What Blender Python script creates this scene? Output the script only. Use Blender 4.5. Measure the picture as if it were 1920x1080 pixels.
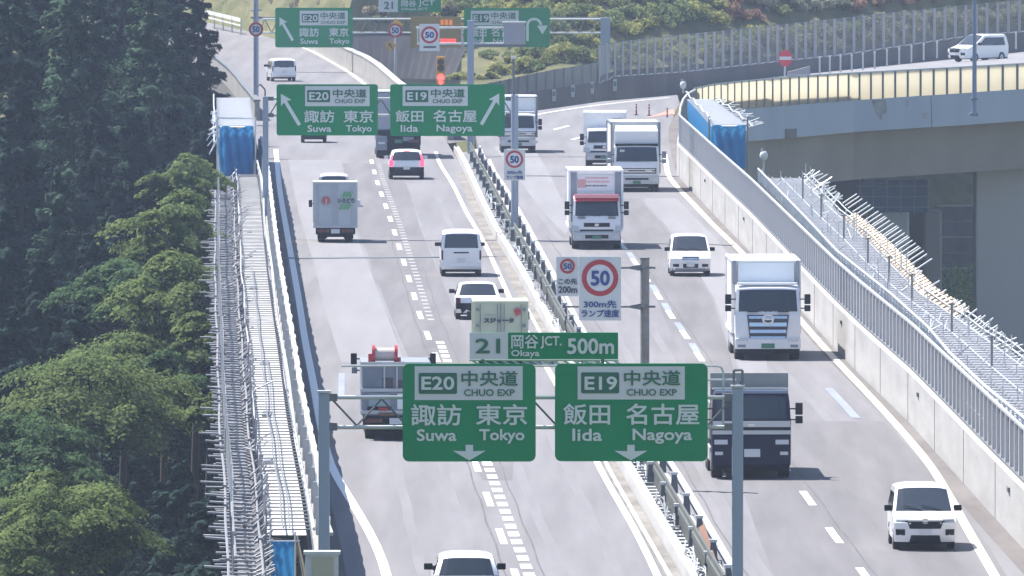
import bpy, bmesh, math, random
import numpy as np
from mathutils import Vector, Matrix

for o in list(bpy.data.objects):
    bpy.data.objects.remove(o)
SC = bpy.context.scene
COL = SC.collection
random.seed(7)
RNG = np.random.default_rng(11)

# ------------------------------------------------------------------ camera
H = 21.0                       # camera height above the carriageway (m)
F = 26000.0                    # focal length in photo pixels (1920 wide)
PITCH = math.atan(950.0 / F)
cd = bpy.data.cameras.new('camera')
cam = bpy.data.objects.new('camera', cd)
COL.objects.link(cam)
cam.location = (0, 0, H)
cam.rotation_euler = (math.pi / 2 - PITCH, 0, 0)
cd.sensor_width = 36.0
cd.lens = 36.0 * F / 1920.0
cd.clip_start = 5.0
cd.clip_end = 4000.0
SC.camera = cam

# ------------------------------------------------------------------ light
TO_SUN = Vector((-0.42, 0.30, 0.855)).normalized()
world = bpy.data.worlds.new('World')
SC.world = world
world.use_nodes = True
nt = world.node_tree
sky = nt.nodes.new('ShaderNodeTexSky')
sky.sky_type = 'NISHITA'
sky.sun_disc = False
sky.sun_elevation = math.asin(TO_SUN.z)
sky.sun_rotation = math.atan2(TO_SUN.x, TO_SUN.y)
sky.altitude = 700
bg = nt.nodes['Background']
bg.inputs[1].default_value = 0.11
nt.links.new(sky.outputs[0], bg.inputs[0])
sd = bpy.data.lights.new('sun', 'SUN')
sun = bpy.data.objects.new('sun', sd)
COL.objects.link(sun)
sd.energy = 5.0
sd.angle = math.radians(0.5)
sd.color = (1.0, 0.95, 0.88)
sun.rotation_euler = TO_SUN.to_track_quat('Z', 'Y').to_euler()
SC.view_settings.view_transform = 'Standard'
SC.view_settings.look = 'None'
SC.view_settings.gamma = 1.0
SC.view_settings.use_curve_mapping = False
SC.view_settings.exposure = 1.08
HAZE = 0.00011
SC.cycles.max_bounces = 6
SC.cycles.volume_bounces = 1
SC.cycles.transparent_max_bounces = 12

# ------------------------------------------------------------------ picture <-> world
SP, CP = math.sin(PITCH), math.cos(PITCH)

def ray(px, py):
    a = (px - 960.0) / F
    b = (540.0 - py) / F
    return Vector((a, CP + b * SP, -SP + b * CP))

def G(px, py, h=0.0):
    r = ray(px, py)
    t = (H - h) / (-r.z)
    return Vector((r.x * t, r.y * t, h))

def V(px, py, Y):
    r = ray(px, py)
    t = Y / r.y
    return Vector((r.x * t, Y, H + r.z * t))

# ------------------------------------------------------------------ materials
MATS = {}

def mat(name, col, rough=0.7, metal=0.0, spec=0.4, noise=0.0, nscale=3.0, emit=None, estr=1.0, trans=0.0, coat=0.0,
        col2=None, stretch=None, bump=0.0, alpha=None, translucent=None):
    if name in MATS:
        return MATS[name]
    m = bpy.data.materials.new(name)
    m.use_nodes = True
    t = m.node_tree
    b = t.nodes['Principled BSDF']
    c = tuple(col) + (1.0,)
    b.inputs['Base Color'].default_value = c
    b.inputs['Roughness'].default_value = rough
    b.inputs['Metallic'].default_value = metal
    b.inputs['Specular IOR Level'].default_value = spec
    if coat:
        b.inputs['Coat Weight'].default_value = coat
        b.inputs['Coat Roughness'].default_value = 0.08
    if noise or col2:
        tc = t.nodes.new('ShaderNodeTexCoord')
        mp = t.nodes.new('ShaderNodeMapping')
        if stretch:
            mp.inputs['Scale'].default_value = stretch
        nz = t.nodes.new('ShaderNodeTexNoise')
        nz.inputs['Scale'].default_value = nscale
        nz.inputs['Detail'].default_value = 5.0
        nz.inputs['Roughness'].default_value = 0.6
        cr = t.nodes.new('ShaderNodeValToRGB')
        c2 = col2 if col2 else tuple(max(0.0, x * (1 - noise)) for x in col)
        cr.color_ramp.elements[0].position = 0.32
        cr.color_ramp.elements[1].position = 0.68
        cr.color_ramp.elements[0].color = tuple(c2) + (1,)
        cr.color_ramp.elements[1].color = c
        t.links.new(tc.outputs['Object'], mp.inputs[0])
        t.links.new(mp.outputs[0], nz.inputs['Vector'])
        t.links.new(nz.outputs['Fac'], cr.inputs[0])
        t.links.new(cr.outputs[0], b.inputs['Base Color'])
        if bump:
            bp = t.nodes.new('ShaderNodeBump')
            bp.inputs['Strength'].default_value = bump
            t.links.new(nz.outputs['Fac'], bp.inputs['Height'])
            t.links.new(bp.outputs[0], b.inputs['Normal'])
    if emit:
        b.inputs['Emission Color'].default_value = tuple(emit) + (1,)
        b.inputs['Emission Strength'].default_value = estr
    if trans:
        b.inputs['Transmission Weight'].default_value = trans
    if translucent:
        tl = t.nodes.new('ShaderNodeBsdfTranslucent')
        tl.inputs[0].default_value = tuple(translucent[0]) + (1,)
        mx = t.nodes.new('ShaderNodeMixShader')
        mx.inputs[0].default_value = translucent[1]
        t.links.new(b.outputs[0], mx.inputs[1])
        t.links.new(tl.outputs[0], mx.inputs[2])
        t.links.new(mx.outputs[0], t.nodes['Material Output'].inputs[0])
    if alpha is not None:
        tp = t.nodes.new('ShaderNodeBsdfTransparent')
        mx = t.nodes.new('ShaderNodeMixShader')
        mx.inputs[0].default_value = alpha
        out = t.nodes['Material Output']
        t.links.new(tp.outputs[0], mx.inputs[1])
        t.links.new(b.outputs[0], mx.inputs[2])
        t.links.new(mx.outputs[0], out.inputs[0])
    MATS[name] = m
    return m

def leaf_mat(name, dark, light, tr=0.35, scale=1.2):
    if name in MATS:
        return MATS[name]
    m = bpy.data.materials.new(name)
    m.use_nodes = True
    t = m.node_tree
    b = t.nodes['Principled BSDF']
    b.inputs['Roughness'].default_value = 0.8
    b.inputs['Specular IOR Level'].default_value = 0.04
    tc = t.nodes.new('ShaderNodeTexCoord')
    nz = t.nodes.new('ShaderNodeTexNoise')
    nz.inputs['Scale'].default_value = scale
    nz.inputs['Detail'].default_value = 6.0
    nz.inputs['Roughness'].default_value = 0.75
    cr = t.nodes.new('ShaderNodeValToRGB')
    cr.color_ramp.elements[0].position = 0.36
    cr.color_ramp.elements[1].position = 0.64
    cr.color_ramp.elements[0].color = tuple(dark) + (1,)
    cr.color_ramp.elements[1].color = tuple(light) + (1,)
    t.links.new(tc.outputs['Object'], nz.inputs['Vector'])
    t.links.new(nz.outputs['Fac'], cr.inputs[0])
    t.links.new(cr.outputs[0], b.inputs['Base Color'])
    tl = t.nodes.new('ShaderNodeBsdfTranslucent')
    t.links.new(cr.outputs[0], tl.inputs[0])
    mx = t.nodes.new('ShaderNodeMixShader')
    mx.inputs[0].default_value = tr
    t.links.new(b.outputs[0], mx.inputs[1])
    t.links.new(tl.outputs[0], mx.inputs[2])
    t.links.new(mx.outputs[0], t.nodes['Material Output'].inputs[0])
    MATS[name] = m
    return m

ASPH = mat('asphalt', (0.203, 0.198, 0.210), rough=0.85, spec=0.25, col2=(0.150, 0.146, 0.154), nscale=0.9, stretch=(1, 0.035, 1))
ASPH_D = mat('asphalt_worn', (0.175, 0.169, 0.177), rough=0.85, spec=0.25, col2=(0.125, 0.121, 0.127), nscale=0.9, stretch=(1, 0.04, 1))
ASPH_L = mat('asphalt_pale', (0.230, 0.228, 0.243), rough=0.85, spec=0.25, col2=(0.195, 0.192, 0.203), nscale=0.9, stretch=(1, 0.04, 1))
SHOULDER = mat('shoulder_dirt', (0.185, 0.17, 0.165), rough=0.95, spec=0.1, col2=(0.13, 0.12, 0.118), nscale=0.8, stretch=(1, 0.15, 1))
CONC = mat('concrete', (0.34, 0.33, 0.315), rough=0.9, spec=0.2, col2=(0.25, 0.24, 0.23), nscale=0.7)
CONC_W = mat('concrete_pale', (0.44, 0.435, 0.43), rough=0.9, spec=0.2, col2=(0.35, 0.345, 0.34), nscale=0.6, stretch=(1, .25, 2.5))
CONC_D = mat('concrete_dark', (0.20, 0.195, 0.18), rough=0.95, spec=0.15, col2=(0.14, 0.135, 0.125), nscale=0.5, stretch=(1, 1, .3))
CONC_B = mat('concrete_bluish', (0.36, 0.41, 0.49), rough=0.9, spec=0.2, col2=(0.31, 0.355, 0.43), nscale=0.3, stretch=(2, 1, .2))
DIRTY = mat('concrete_gutter', (0.27, 0.255, 0.235), rough=0.95, spec=0.1, col2=(0.15, 0.14, 0.13), nscale=0.9, stretch=(1, 0.25, 1))
WHITE_P = mat('white_road_paint', (0.80, 0.80, 0.78), rough=0.6)
CREAM_P = mat('worn_edge_paint', (0.70, 0.65, 0.56), rough=0.7, col2=(0.6, 0.55, 0.47), nscale=0.6, stretch=(1, .2, 1))
BLUE_P = mat('pale_blue_road_paint', (0.26, 0.30, 0.44), rough=0.7, col2=(0.20, 0.21, 0.26), nscale=0.8, stretch=(1, .15, 1))
RED_P = mat('red_road_paint', (0.62, 0.24, 0.18), rough=0.7)
GALV = mat('galvanised_steel', (0.52, 0.54, 0.56), rough=0.5, metal=0.25, spec=0.5, col2=(0.44, 0.46, 0.48), nscale=2.0)
GALV_D = mat('grey_steel', (0.15, 0.16, 0.175), rough=0.65, metal=0.1, spec=.3)
TUBE = mat('scaffold_tube', (0.62, 0.63, 0.65), rough=0.4, metal=0.45, spec=0.6)
TUBE_M = mat('scaffold_tube_weathered', (0.36, 0.36, 0.38), rough=0.5, metal=0.3, spec=0.5, col2=(.24, .24, .26), nscale=1.5)
TUBE_D = mat('scaffold_tube_dull', (0.22, 0.225, 0.24), rough=0.5, metal=0.3)
POLE_B = mat('bluish_grey_paint', (0.27, 0.32, 0.40), rough=0.5, metal=0.1)
DECK_W = mat('scaffold_deck', (0.62, 0.62, 0.61), rough=0.7, col2=(0.36, 0.36, 0.365), nscale=1.4, stretch=(1, .35, 1))
BLUE_S = mat('blue_sheet', (0.05, 0.32, 0.66), rough=0.5, col2=(0.03, 0.22, 0.52), nscale=1.1, bump=0.4, translucent=((.05, .35, .7), .3))
WOOD = mat('timber', (0.60, 0.46, 0.32), rough=0.8, col2=(0.45, 0.34, 0.24), nscale=2.5)
GREEN_S = mat('sign_green', (0.006, 0.25, 0.095), rough=0.6, spec=0.15, col2=(0.010, 0.225, 0.088), nscale=0.9)
GREEN_D = mat('sign_green_dark', (0.012, 0.13, 0.075), rough=0.5)
WHITE_S = mat('sign_white', (0.60, 0.62, 0.62), rough=0.5)
WHITE_T = mat('sign_lettering', (0.62, 0.68, 0.65), rough=0.5)
SIGN_BK = mat('sign_edge', (0.30, 0.36, 0.34), rough=0.5)
GREEN_T = mat('sign_green_lettering', (0.02, 0.15, 0.09), rough=0.5)
RED_R = mat('sign_red', (0.42, 0.035, 0.045), rough=0.5)
BLUE_T = mat('sign_blue_lettering', (0.03, 0.07, 0.25), rough=0.5)
DARK_T = mat('sign_dark_lettering', (0.07, 0.08, 0.11), rough=0.5)
CAR_W = mat('white_car_paint', (0.82, 0.82, 0.83), rough=0.3, spec=0.5, coat=0.6)
TRK_W = mat('white_panel_paint', (0.82, 0.82, 0.83), rough=0.45, spec=0.4, col2=(0.74, 0.745, 0.765), nscale=1.5)
SILVER = mat('silver_paint', (0.46, 0.48, 0.51), rough=0.35, metal=0.4, coat=0.4)
CHROME = mat('chrome_trim', (0.55, 0.57, 0.62), rough=0.2, metal=0.9)
DARKP = mat('dark_blue_paint', (0.012, 0.015, 0.038), rough=0.5, spec=0.2)
BLACKP = mat('black_plastic', (0.014, 0.015, 0.019), rough=0.65, spec=0.2)
GREYP = mat('grey_truck_panel', (0.25, 0.275, 0.32), rough=0.6, col2=(0.19, 0.215, 0.25), nscale=1.2)
CREAMP = mat('pale_green_truck_panel', (0.56, 0.60, 0.44), rough=0.55, col2=(0.50, 0.54, 0.40), nscale=1.2)
GLASS = mat('vehicle_glass', (0.022, 0.028, 0.036), rough=0.08, spec=0.7, coat=0.3)
TYRE = mat('tyre_rubber', (0.02, 0.02, 0.022), rough=0.85)
RIM = mat('wheel_rim', (0.45, 0.46, 0.48), rough=0.4, metal=0.6)
LAMP_C = mat('headlamp_lens', (0.55, 0.58, 0.62), rough=0.12, spec=0.8, coat=0.6)
LAMP_R = mat('tail_lamp_red', (0.11, 0.015, 0.02), rough=0.3, coat=0.3)
LAMP_ON = mat('tail_lamp_lit', (0.6, 0.02, 0.05), rough=0.3, emit=(1.0, 0.05, 0.12), estr=1.6)
AMBER = mat('amber_lens', (0.16, 0.075, 0.03), rough=0.35)
PLATE_W = mat('number_plate', (0.66, 0.68, 0.68), rough=0.5)
PLATE_G = mat('number_plate_green', (0.05, 0.2, 0.12), rough=0.5)
RED_V = mat('red_visor_paint', (0.55, 0.02, 0.03), rough=0.2, coat=0.8)
RED_D = mat('red_drum_paint', (0.42, 0.04, 0.06), rough=0.4)
YELLOW = mat('signal_yellow', (0.55, 0.30, 0.03), rough=0.5)
SIG_ON = mat('signal_red_lit', (0.7, 0.02, 0.02), rough=0.3, emit=(1.0, 0.06, 0.05), estr=2.2)
SIG_OFF = mat('signal_lens_off', (0.06, 0.05, 0.03), rough=0.3)
LED_R = mat('led_red_lit', (0.5, 0.02, 0.02), rough=0.4, emit=(1.0, 0.06, 0.06), estr=1.3)
ORANGE = mat('orange_tube', (0.20, 0.105, 0.07), rough=0.7)
BARK = mat('bark', (0.05, 0.042, 0.035), rough=0.95, col2=(0.06, 0.045, 0.035), nscale=3.0)

# ------------------------------------------------------------------ mesh helpers
class MB:
    def __init__(self):
        self.v, self.f = [], []

    def add(self, vs, fs):
        n = len(self.v)
        self.v += [tuple(p) for p in vs]
        self.f += [tuple(i + n for i in f) for f in fs]
        return self

    def hexa(self, p):
        """8 corners: bottom 0..3 counter-clockwise, top 4..7"""
        return self.add(p, [(3, 2, 1, 0), (4, 5, 6, 7), (0, 1, 5, 4), (1, 2, 6, 5), (2, 3, 7, 6), (3, 0, 4, 7)])

    def box(self, x0, x1, y0, y1, z0, z1):
        return self.hexa([(x0, y0, z0), (x1, y0, z0), (x1, y1, z0), (x0, y1, z0), (x0, y0, z1), (x1, y0, z1), (x1, y1, z1), (x0, y1, z1)])

    def tube(self, p0, p1, r, n=8, r1=None):
        p0, p1 = Vector(p0), Vector(p1)
        r1 = r if r1 is None else r1
        d = (p1 - p0)
        if d.length < 1e-6:
            return self
        q = d.normalized().to_track_quat('Z', 'Y')
        vs, fs = [], []
        for k in range(n):
            a = 2 * math.pi * k / n
            vs.append(p0 + q @ Vector((math.cos(a) * r, math.sin(a) * r, 0)))
        for k in range(n):
            a = 2 * math.pi * k / n
            vs.append(p1 + q @ Vector((math.cos(a) * r1, math.sin(a) * r1, 0)))
        for k in range(n):
            fs.append((k, (k + 1) % n, n + (k + 1) % n, n + k))
        fs.append(tuple(range(n - 1, -1, -1)))
        fs.append(tuple(range(n, 2 * n)))
        return self.add(vs, fs)

    def bar(self, p0, p1, w, h):
        """square bar between two points, width w across and h up"""
        p0, p1 = Vector(p0), Vector(p1)
        d = (p1 - p0).normalized()
        up = Vector((0, 0, 1)) if abs(d.z) < 0.95 else Vector((0, 1, 0))
        s = d.cross(up).normalized() * (w / 2)
        u = s.cross(d).normalized() * (h / 2)
        return self.hexa([p0 - s - u, p0 + s - u, p1 + s - u, p1 - s - u, p0 - s + u, p0 + s + u, p1 + s + u, p1 - s + u])

    def path(self, pts, r, n=6):
        for a, b in zip(pts[:-1], pts[1:]):
            self.tube(a, b, r, n)
        return self

    def sweep(self, pts, prof):
        """closed (x-offset, z-offset) profile carried along pts, x-offset in +X"""
        n = len(prof)
        vs, fs = [], []
        for p in pts:
            for (a, b) in prof:
                vs.append((p[0] + a, p[1], p[2] + b))
        m = len(pts)
        for i in range(m - 1):
            for k in range(n):
                fs.append((i * n + k, i * n + (k + 1) % n, (i + 1) * n + (k + 1) % n, (i + 1) * n + k))
        fs.append(tuple(range(n)))
        fs.append(tuple((m - 1) * n + k for k in range(n - 1, -1, -1)))
        return self.add(vs, fs)

    def sweepn(self, pts, prof):
        """profile carried along a bending line, offset square to the line in plan"""
        n = len(prof)
        vs, fs = [], []
        m = len(pts)
        P = [Vector(p) for p in pts]
        for i, p in enumerate(P):
            d = (P[min(i + 1, m - 1)] - P[max(i - 1, 0)])
            d.z = 0
            d.normalize()
            s = Vector((d.y, -d.x, 0))
            for (a, b) in prof:
                vs.append(p + s * a + Vector((0, 0, b)))
        for i in range(m - 1):
            for k in range(n):
                fs.append((i * n + k, i * n + (k + 1) % n, (i + 1) * n + (k + 1) % n, (i + 1) * n + k))
        fs.append(tuple(range(n)))
        fs.append(tuple((m - 1) * n + k for k in range(n - 1, -1, -1)))
        return self.add(vs, fs)

    def strip(self, L, R):
        vs, fs = [], []
        for a, b in zip(L, R):
            vs += [a, b]
        for i in range(len(L) - 1):
            fs.append((2 * i, 2 * i + 1, 2 * i + 3, 2 * i + 2))
        return self.add(vs, fs)

    def prism(self, poly, axis_fn, d0, d1):
        """2-D polygon extruded between depths d0 and d1, axis_fn(a, b, d) -> point"""
        n = len(poly)
        vs = [axis_fn(a, b, d0) for a, b in poly] + [axis_fn(a, b, d1) for a, b in poly]
        fs = [(k, (k + 1) % n, n + (k + 1) % n, n + k) for k in range(n)]
        fs.append(tuple(range(n - 1, -1, -1)))
        fs.append(tuple(range(n, 2 * n)))
        return self.add(vs, fs)

    def build(self, name, material, parent=None, smooth=None, bevel=0.0, fix=True, tri=False):
        me = bpy.data.meshes.new(name)
        me.from_pydata([tuple(p) for p in self.v], [], self.f)
        if fix or bevel or tri:
            bm = bmesh.new()
            bm.from_mesh(me)
            if tri:
                bmesh.ops.triangulate(bm, faces=[f for f in bm.faces if len(f.verts) > 4])
            if fix:
                bmesh.ops.recalc_face_normals(bm, faces=bm.faces)
            if bevel:
                ed = [e for e in bm.edges if e.is_manifold and e.calc_face_angle(0) > 0.5]
                bmesh.ops.bevel(bm, geom=ed, offset=bevel, segments=2, profile=0.6, affect='EDGES', clamp_overlap=True)
            bm.to_mesh(me)
            bm.free()
        me.materials.append(material)
        if smooth is not None:
            me.shade_smooth()
            if smooth < 3.1:
                me.set_sharp_from_angle(angle=smooth)
        o = bpy.data.objects.new(name, me)
        COL.objects.link(o)
        if parent:
            o.parent = parent
        return o

def tag(o, label=None, cat=None, group=None, kind=None):
    if label: o['label'] = label
    if cat: o['category'] = cat
    if group: o['group'] = group
    if kind: o['kind'] = kind
    return o

def thing(name, loc, label, cat, group=None, rz=0.0):
    o = bpy.data.objects.new(name, None)
    COL.objects.link(o)
    o.location = loc
    o.rotation_euler = (0, 0, rz)
    return tag(o, label, cat, group)

def local(root, pts):
    l = Vector(root.location)
    return [Vector(p) - l for p in pts]

# ------------------------------------------------------------------ lettering
def text_mb(s, x0, x1, z0, z1, bold=0.0):
    """flat lettering filling the box x0..x1, z0..z1 in the XZ plane (facing -Y)"""
    cu = bpy.data.curves.new('lettering', 'FONT')
    cu.body = s
    cu.resolution_u = 3
    o = bpy.data.objects.new('lettering', cu)
    COL.objects.link(o)
    dg = bpy.context.evaluated_depsgraph_get()
    me = bpy.data.meshes.new_from_object(o.evaluated_get(dg))
    bpy.data.objects.remove(o)
    bpy.data.curves.remove(cu)
    vs = [v.co.copy() for v in me.vertices]
    fs = [tuple(p.vertices) for p in me.polygons]
    bpy.data.meshes.remove(me)
    mb = MB()
    if not vs:
        return mb
    ax, bx = min(v.x for v in vs), max(v.x for v in vs)
    az, bz = min(v.y for v in vs), max(v.y for v in vs)
    b = bold
    sx = (x1 - x0 - 2 * b) / max(bx - ax, 1e-6)
    sz = (z1 - z0 - 2 * b) / max(bz - az, 1e-6)
    offs = [(0, 0)]
    if b:
        offs = [(-b, 0), (b, 0), (0, -b), (0, b), (-.7 * b, -.7 * b), (.7 * b, .7 * b), (-.7 * b, .7 * b), (.7 * b, -.7 * b)]
    for k, (dx, dz) in enumerate(offs):
        mb.add([(x0 + b + (v.x - ax) * sx + dx, -0.002 * k, z0 + b + (v.y - az) * sz + dz) for v in vs], fs)
    return mb

class Sign:
    """things laid out on one upright plane at depth Y, addressed in photo pixels"""
    def __init__(self, name, Y, box, label, cat, material=None, group=None, round_px=0, thick=0.08, poly=None):
        self.Y = Y
        self.s = (V(961, 500, Y).x - V(960, 500, Y).x)      # metres per pixel
        c = V((box[0] + box[2]) / 2, (box[1] + box[3]) / 2, Y)
        self.root = thing(name, c, label, cat, group)
        self.c = c
        self.layer = 0
        pts = poly if poly else self.rrect(box, round_px)
        mb = MB()
        mb.prism([self.p(*q) for q in pts], lambda a, b, d: (a, d, b), 0.0, thick)
        mb.build('panel', material or GREEN_S, self.root, tri=True)

    def p(self, px, py):
        w = V(px, py, self.Y)
        return (w.x - self.c.x, w.z - self.c.z)

    def rrect(self, b, r):
        x0, y0, x1, y1 = b
        if r <= 0:
            return [(x0, y0), (x1, y0), (x1, y1), (x0, y1)]
        out = []
        for cx, cy, a0 in ((x0 + r, y0 + r, 180), (x1 - r, y0 + r, 270), (x1 - r, y1 - r, 0), (x0 + r, y1 - r, 90)):
            for k in range(6):
                a = math.radians(a0 + 90 * k / 5)
                out.append((cx + r * math.cos(a), cy + r * math.sin(a)))
        return out

    def plate(self, poly, material, name, depth):
        mb = MB()
        mb.prism([self.p(*q) for q in poly], lambda a, b, d: (a, d, b), -depth, -depth + 0.012)
        return mb.build(name, material, self.root, tri=True)

    def rect(self, b, material, name='white_field', depth=0.015, r=0):
        return self.plate(self.rrect(b, r), material, name, depth)

    def text(self, s, b, material=None, bold=0.0, depth=0.02, name='lettering'):
        x0, z1 = self.p(b[0], b[1])
        x1, z0 = self.p(b[2], b[3])
        mb = text_mb(s, x0, x1, z0, z1, bold * self.s)
        mb.v = [(x, y - depth, z) for x, y, z in mb.v]
        return mb.build(name, material or WHITE_T, self.root, fix=False)

    def ring(self, cx, cy, r0, r1, material, name='ring', depth=0.02, n=40, ky=1.0):
        mb = MB()
        vs, fs = [], []
        for k in range(n):
            a = 2 * math.pi * k / n
            for rr, d in ((r0, depth), (r1, depth), (r1, depth - .014), (r0, depth - .014)):
                q = self.p(cx + rr * math.cos(a), cy + rr * ky * math.sin(a))
                vs.append((q[0], -d, q[1]))
        for k in range(n):
            j = (k + 1) % n
            for m in range(4):
                fs.append((4 * k + m, 4 * k + (m + 1) % 4, 4 * j + (m + 1) % 4, 4 * j + m))
        return mb.add(vs, fs).build(name, material, self.root)

    def disc(self, cx, cy, r, material, name='disc', depth=0.012, n=36, ky=1.0):
        return self.plate([(cx + r * math.cos(2 * math.pi * k / n), cy + ky * r * math.sin(2 * math.pi * k / n)) for k in range(n)], material, name, depth)

    def arrow(self, tail, tip, w, hw, hl, name='arrow'):
        t, p = Vector(tail), Vector(tip)
        d = (p - t).normalized()
        n = Vector((-d.y, d.x))
        b = p - d * hl
        poly = [t + n * w / 2, b + n * w / 2, b + n * hw / 2 - d * 0.18 * hl, p, b - n * hw / 2 - d * 0.18 * hl, b - n * w / 2, t - n * w / 2]
        return self.plate([(q.x, q.y) for q in poly], WHITE_T, name, 0.02)
# ------------------------------------------------------------------ lines of the road in the world
def wline(pts, h):
    return [G(x, y, h) for x, y in pts]

def xfun(pts):
    p = sorted(pts, key=lambda q: q.y)
    ys = np.array([q.y for q in p]); xs = np.array([q.x for q in p])
    def f(Y):
        if Y < ys[0]:
            return float(xs[0] + (xs[1] - xs[0]) / (ys[1] - ys[0]) * (Y - ys[0]))
        if Y > ys[-1]:
            return float(xs[-1] + (xs[-1] - xs[-2]) / (ys[-1] - ys[-2]) * (Y - ys[-1]))
        return float(np.interp(Y, ys, xs))
    return f

HP = 2.2      # top of the parapet on the forest side
par_top = wline([(487, 215), (492, 250), (499, 285), (506, 320), (517, 410), (527, 480), (541, 560), (555, 640), (568, 720), (585, 800), (601, 870), (620, 980), (635, 1080), (648, 1160), (655, 1200)], HP)
XP = xfun(par_top)
kerb_top = wline([(839, 254), (868, 305), (899, 375), (926, 430), (945, 460), (969, 500), (1037, 623), (1110, 761), (1166, 867), (1229, 973), (1293, 1080), (1335, 1150)], 0.35)
XK = xfun(kerb_top)
med_r = wline([(892, 270), (910, 312), (936, 352), (968, 408), (994, 458), (1032, 530), (1058, 585), (1088, 638), (1250, 885), (1367, 1090), (1405, 1150)], 0.25)
XM = xfun(med_r)
foot_pts = [(1253, 262), (1257, 290), (1270, 329), (1330, 393), (1404, 470), (1560, 648), (1610, 700), (1703, 790), (1793, 890), (1860, 965), (1920, 1030), (1975, 1090), (2030, 1150), (2080, 1205)]
foot = [G(x, y) for x, y in foot_pts]
XW = xfun(foot)
YN, YFAR = 347.0, 790.0

def span(y0, y1, n):
    return [y0 + (y1 - y0) * k / (n - 1) for k in range(n)]

ZB = -18.0
# ---- decks
rowsL = [Vector((XP(y), y, 0)) for y in span(YN, 760, 40)]
rowsR = [Vector((XK(y), y, 0)) for y in span(YN, 760, 40)]
far_pairs = [((478, 252), (822, 240)), ((466, 200), (740, 196)), ((435, 161), (703, 161)), ((415, 144), (680, 145)), ((387, 126), (640, 126)),
             ((340, 100), (590, 97)), ((250, 70), (480, 62)), ((150, 50), (380, 40))]
rowsL += [G(*a) for a, b in far_pairs]
rowsR += [G(*b) for a, b in far_pairs]
m = MB().strip(rowsL, rowsR)
tag(m.build('road', ASPH), kind='structure')
under = MB()
for z0, z1, ins in ((-1.6, -0.02, 0.0),):
    for i in range(len(rowsL) - 1):
        a, b, c, d = rowsL[i], rowsR[i], rowsR[i + 1], rowsL[i + 1]
        e = Vector((0.35, 0, 0))
        under.add([a - e + Vector((0, 0, -.02)), d - e + Vector((0, 0, -.02)), d - e + Vector((0, 0, -1.8)), a - e + Vector((0, 0, -1.8))], [(0, 1, 2, 3)])
        under.add([b + Vector((0, 0, -.02)), c + Vector((0, 0, -.02)), c + Vector((0, 0, -1.8)), b + Vector((0, 0, -1.8))], [(0, 3, 2, 1)])
        under.add([a - e + Vector((0, 0, -1.8)), b + Vector((0, 0, -1.8)), c + Vector((0, 0, -1.8)), d - e + Vector((0, 0, -1.8))], [(0, 1, 2, 3)])
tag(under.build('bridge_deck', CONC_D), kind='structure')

rl = [Vector((XM(y), y, 0)) for y in span(YN, 770, 40)] + [G(*p) for p in ((890, 245), (915, 228), (960, 216))]
rr = [Vector((XW(y), y, 0)) for y in span(YN, 770, 40)] + [G(*p) for p in ((1254, 258), (1254, 240), (1262, 222))]
m = MB().strip(rl, rr)
# the loop ramp turning away
ra = [G(*p) for p in ((960, 216), (1010, 207), (1130, 190), (1270, 178))]
rb = [G(*p) for p in ((1262, 222), (1264, 214), (1268, 204), (1275, 196))]
m.strip(ra, rb)
tag(m.build('road', ASPH), kind='structure')
u2 = MB()
for i in range(len(rr) - 1):
    b, c = rr[i] + Vector((.45, 0, 0)), rr[i + 1] + Vector((.45, 0, 0))
    a, d = rl[i], rl[i + 1]
    k = Vector((0, 0, -1.8)); t = Vector((0, 0, -.02))
    u2.add([b + t, c + t, c + k, b + k], [(0, 1, 2, 3)])
    u2.add([a + t, d + t, d + k, a + k], [(0, 1, 2, 3)])
    u2.add([a + k, b + k, c + k, d + k], [(0, 1, 2, 3)])
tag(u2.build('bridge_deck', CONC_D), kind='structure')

# ---- paint and patches: thin sheets laid on the deck
def flat_line(pts, w, material, name='road_marking', h=0.012, n=None, kind='structure'):
    P = [G(x, y) for x, y in pts]
    # smooth resample
    q = []
    for a, b in zip(P[:-1], P[1:]):
        k = max(1, int((b - a).length / 6))
        q += [a.lerp(b, i / k) for i in range(k)]
    q.append(P[-1])
    for _ in range(3):
        q = [q[0]] + [(q[i - 1] + q[i] * 2 + q[i + 1]) / 4 for i in range(1, len(q) - 1)] + [q[-1]]
    L, R = [], []
    for i, p in enumerate(q):
        d = q[min(i + 1, len(q) - 1)] - q[max(i - 1, 0)]
        s = Vector((d.y, -d.x, 0)).normalized() * w / 2
        L.append(p - s + Vector((0, 0, h))); R.append(p + s + Vector((0, 0, h)))
    return tag(MB().strip(L, R).build(name, material), kind=kind)

def patch(poly, material, name, h=0.006):
    P = [G(x, y) + Vector((0, 0, h)) for x, y in poly]
    mb = MB().add(P, [tuple(range(len(P)))])
    return tag(mb.build(name, material, tri=True), kind='structure')

# resurfaced bands of asphalt, darker and paler
patch([(642, 307), (700, 306), (745, 308), (768, 360), (788, 430), (826, 520), (868, 620), (905, 700), (965, 830), (960, 900), (905, 900), (840, 800), (770, 680), (735, 600), (697, 500), (687, 470), (664, 420), (655, 360)], ASPH_D, 'asphalt_patch')
patch([(1135, 372), (1200, 372), (1265, 450), (1335, 560), (1365, 650), (1380, 720), (1310, 720), (1265, 640), (1222, 540), (1165, 440)], ASPH_D, 'asphalt_patch')
patch([(1207, 372), (1268, 372), (1345, 450), (1400, 520), (1430, 620), (1440, 700), (1388, 700), (1370, 650), (1340, 560), (1270, 450)], ASPH_L, 'asphalt_patch')
patch([(540, 300), (640, 300), (650, 360), (660, 420), (692, 500), (725, 590), (760, 680), (640, 680), (615, 600), (590, 500), (560, 400)], ASPH_L, 'asphalt_patch')
patch([(925, 275), (1000, 275), (1030, 325), (1075, 420), (1060, 440), (1020, 400), (975, 340)], ASPH_L, 'asphalt_patch')
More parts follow.
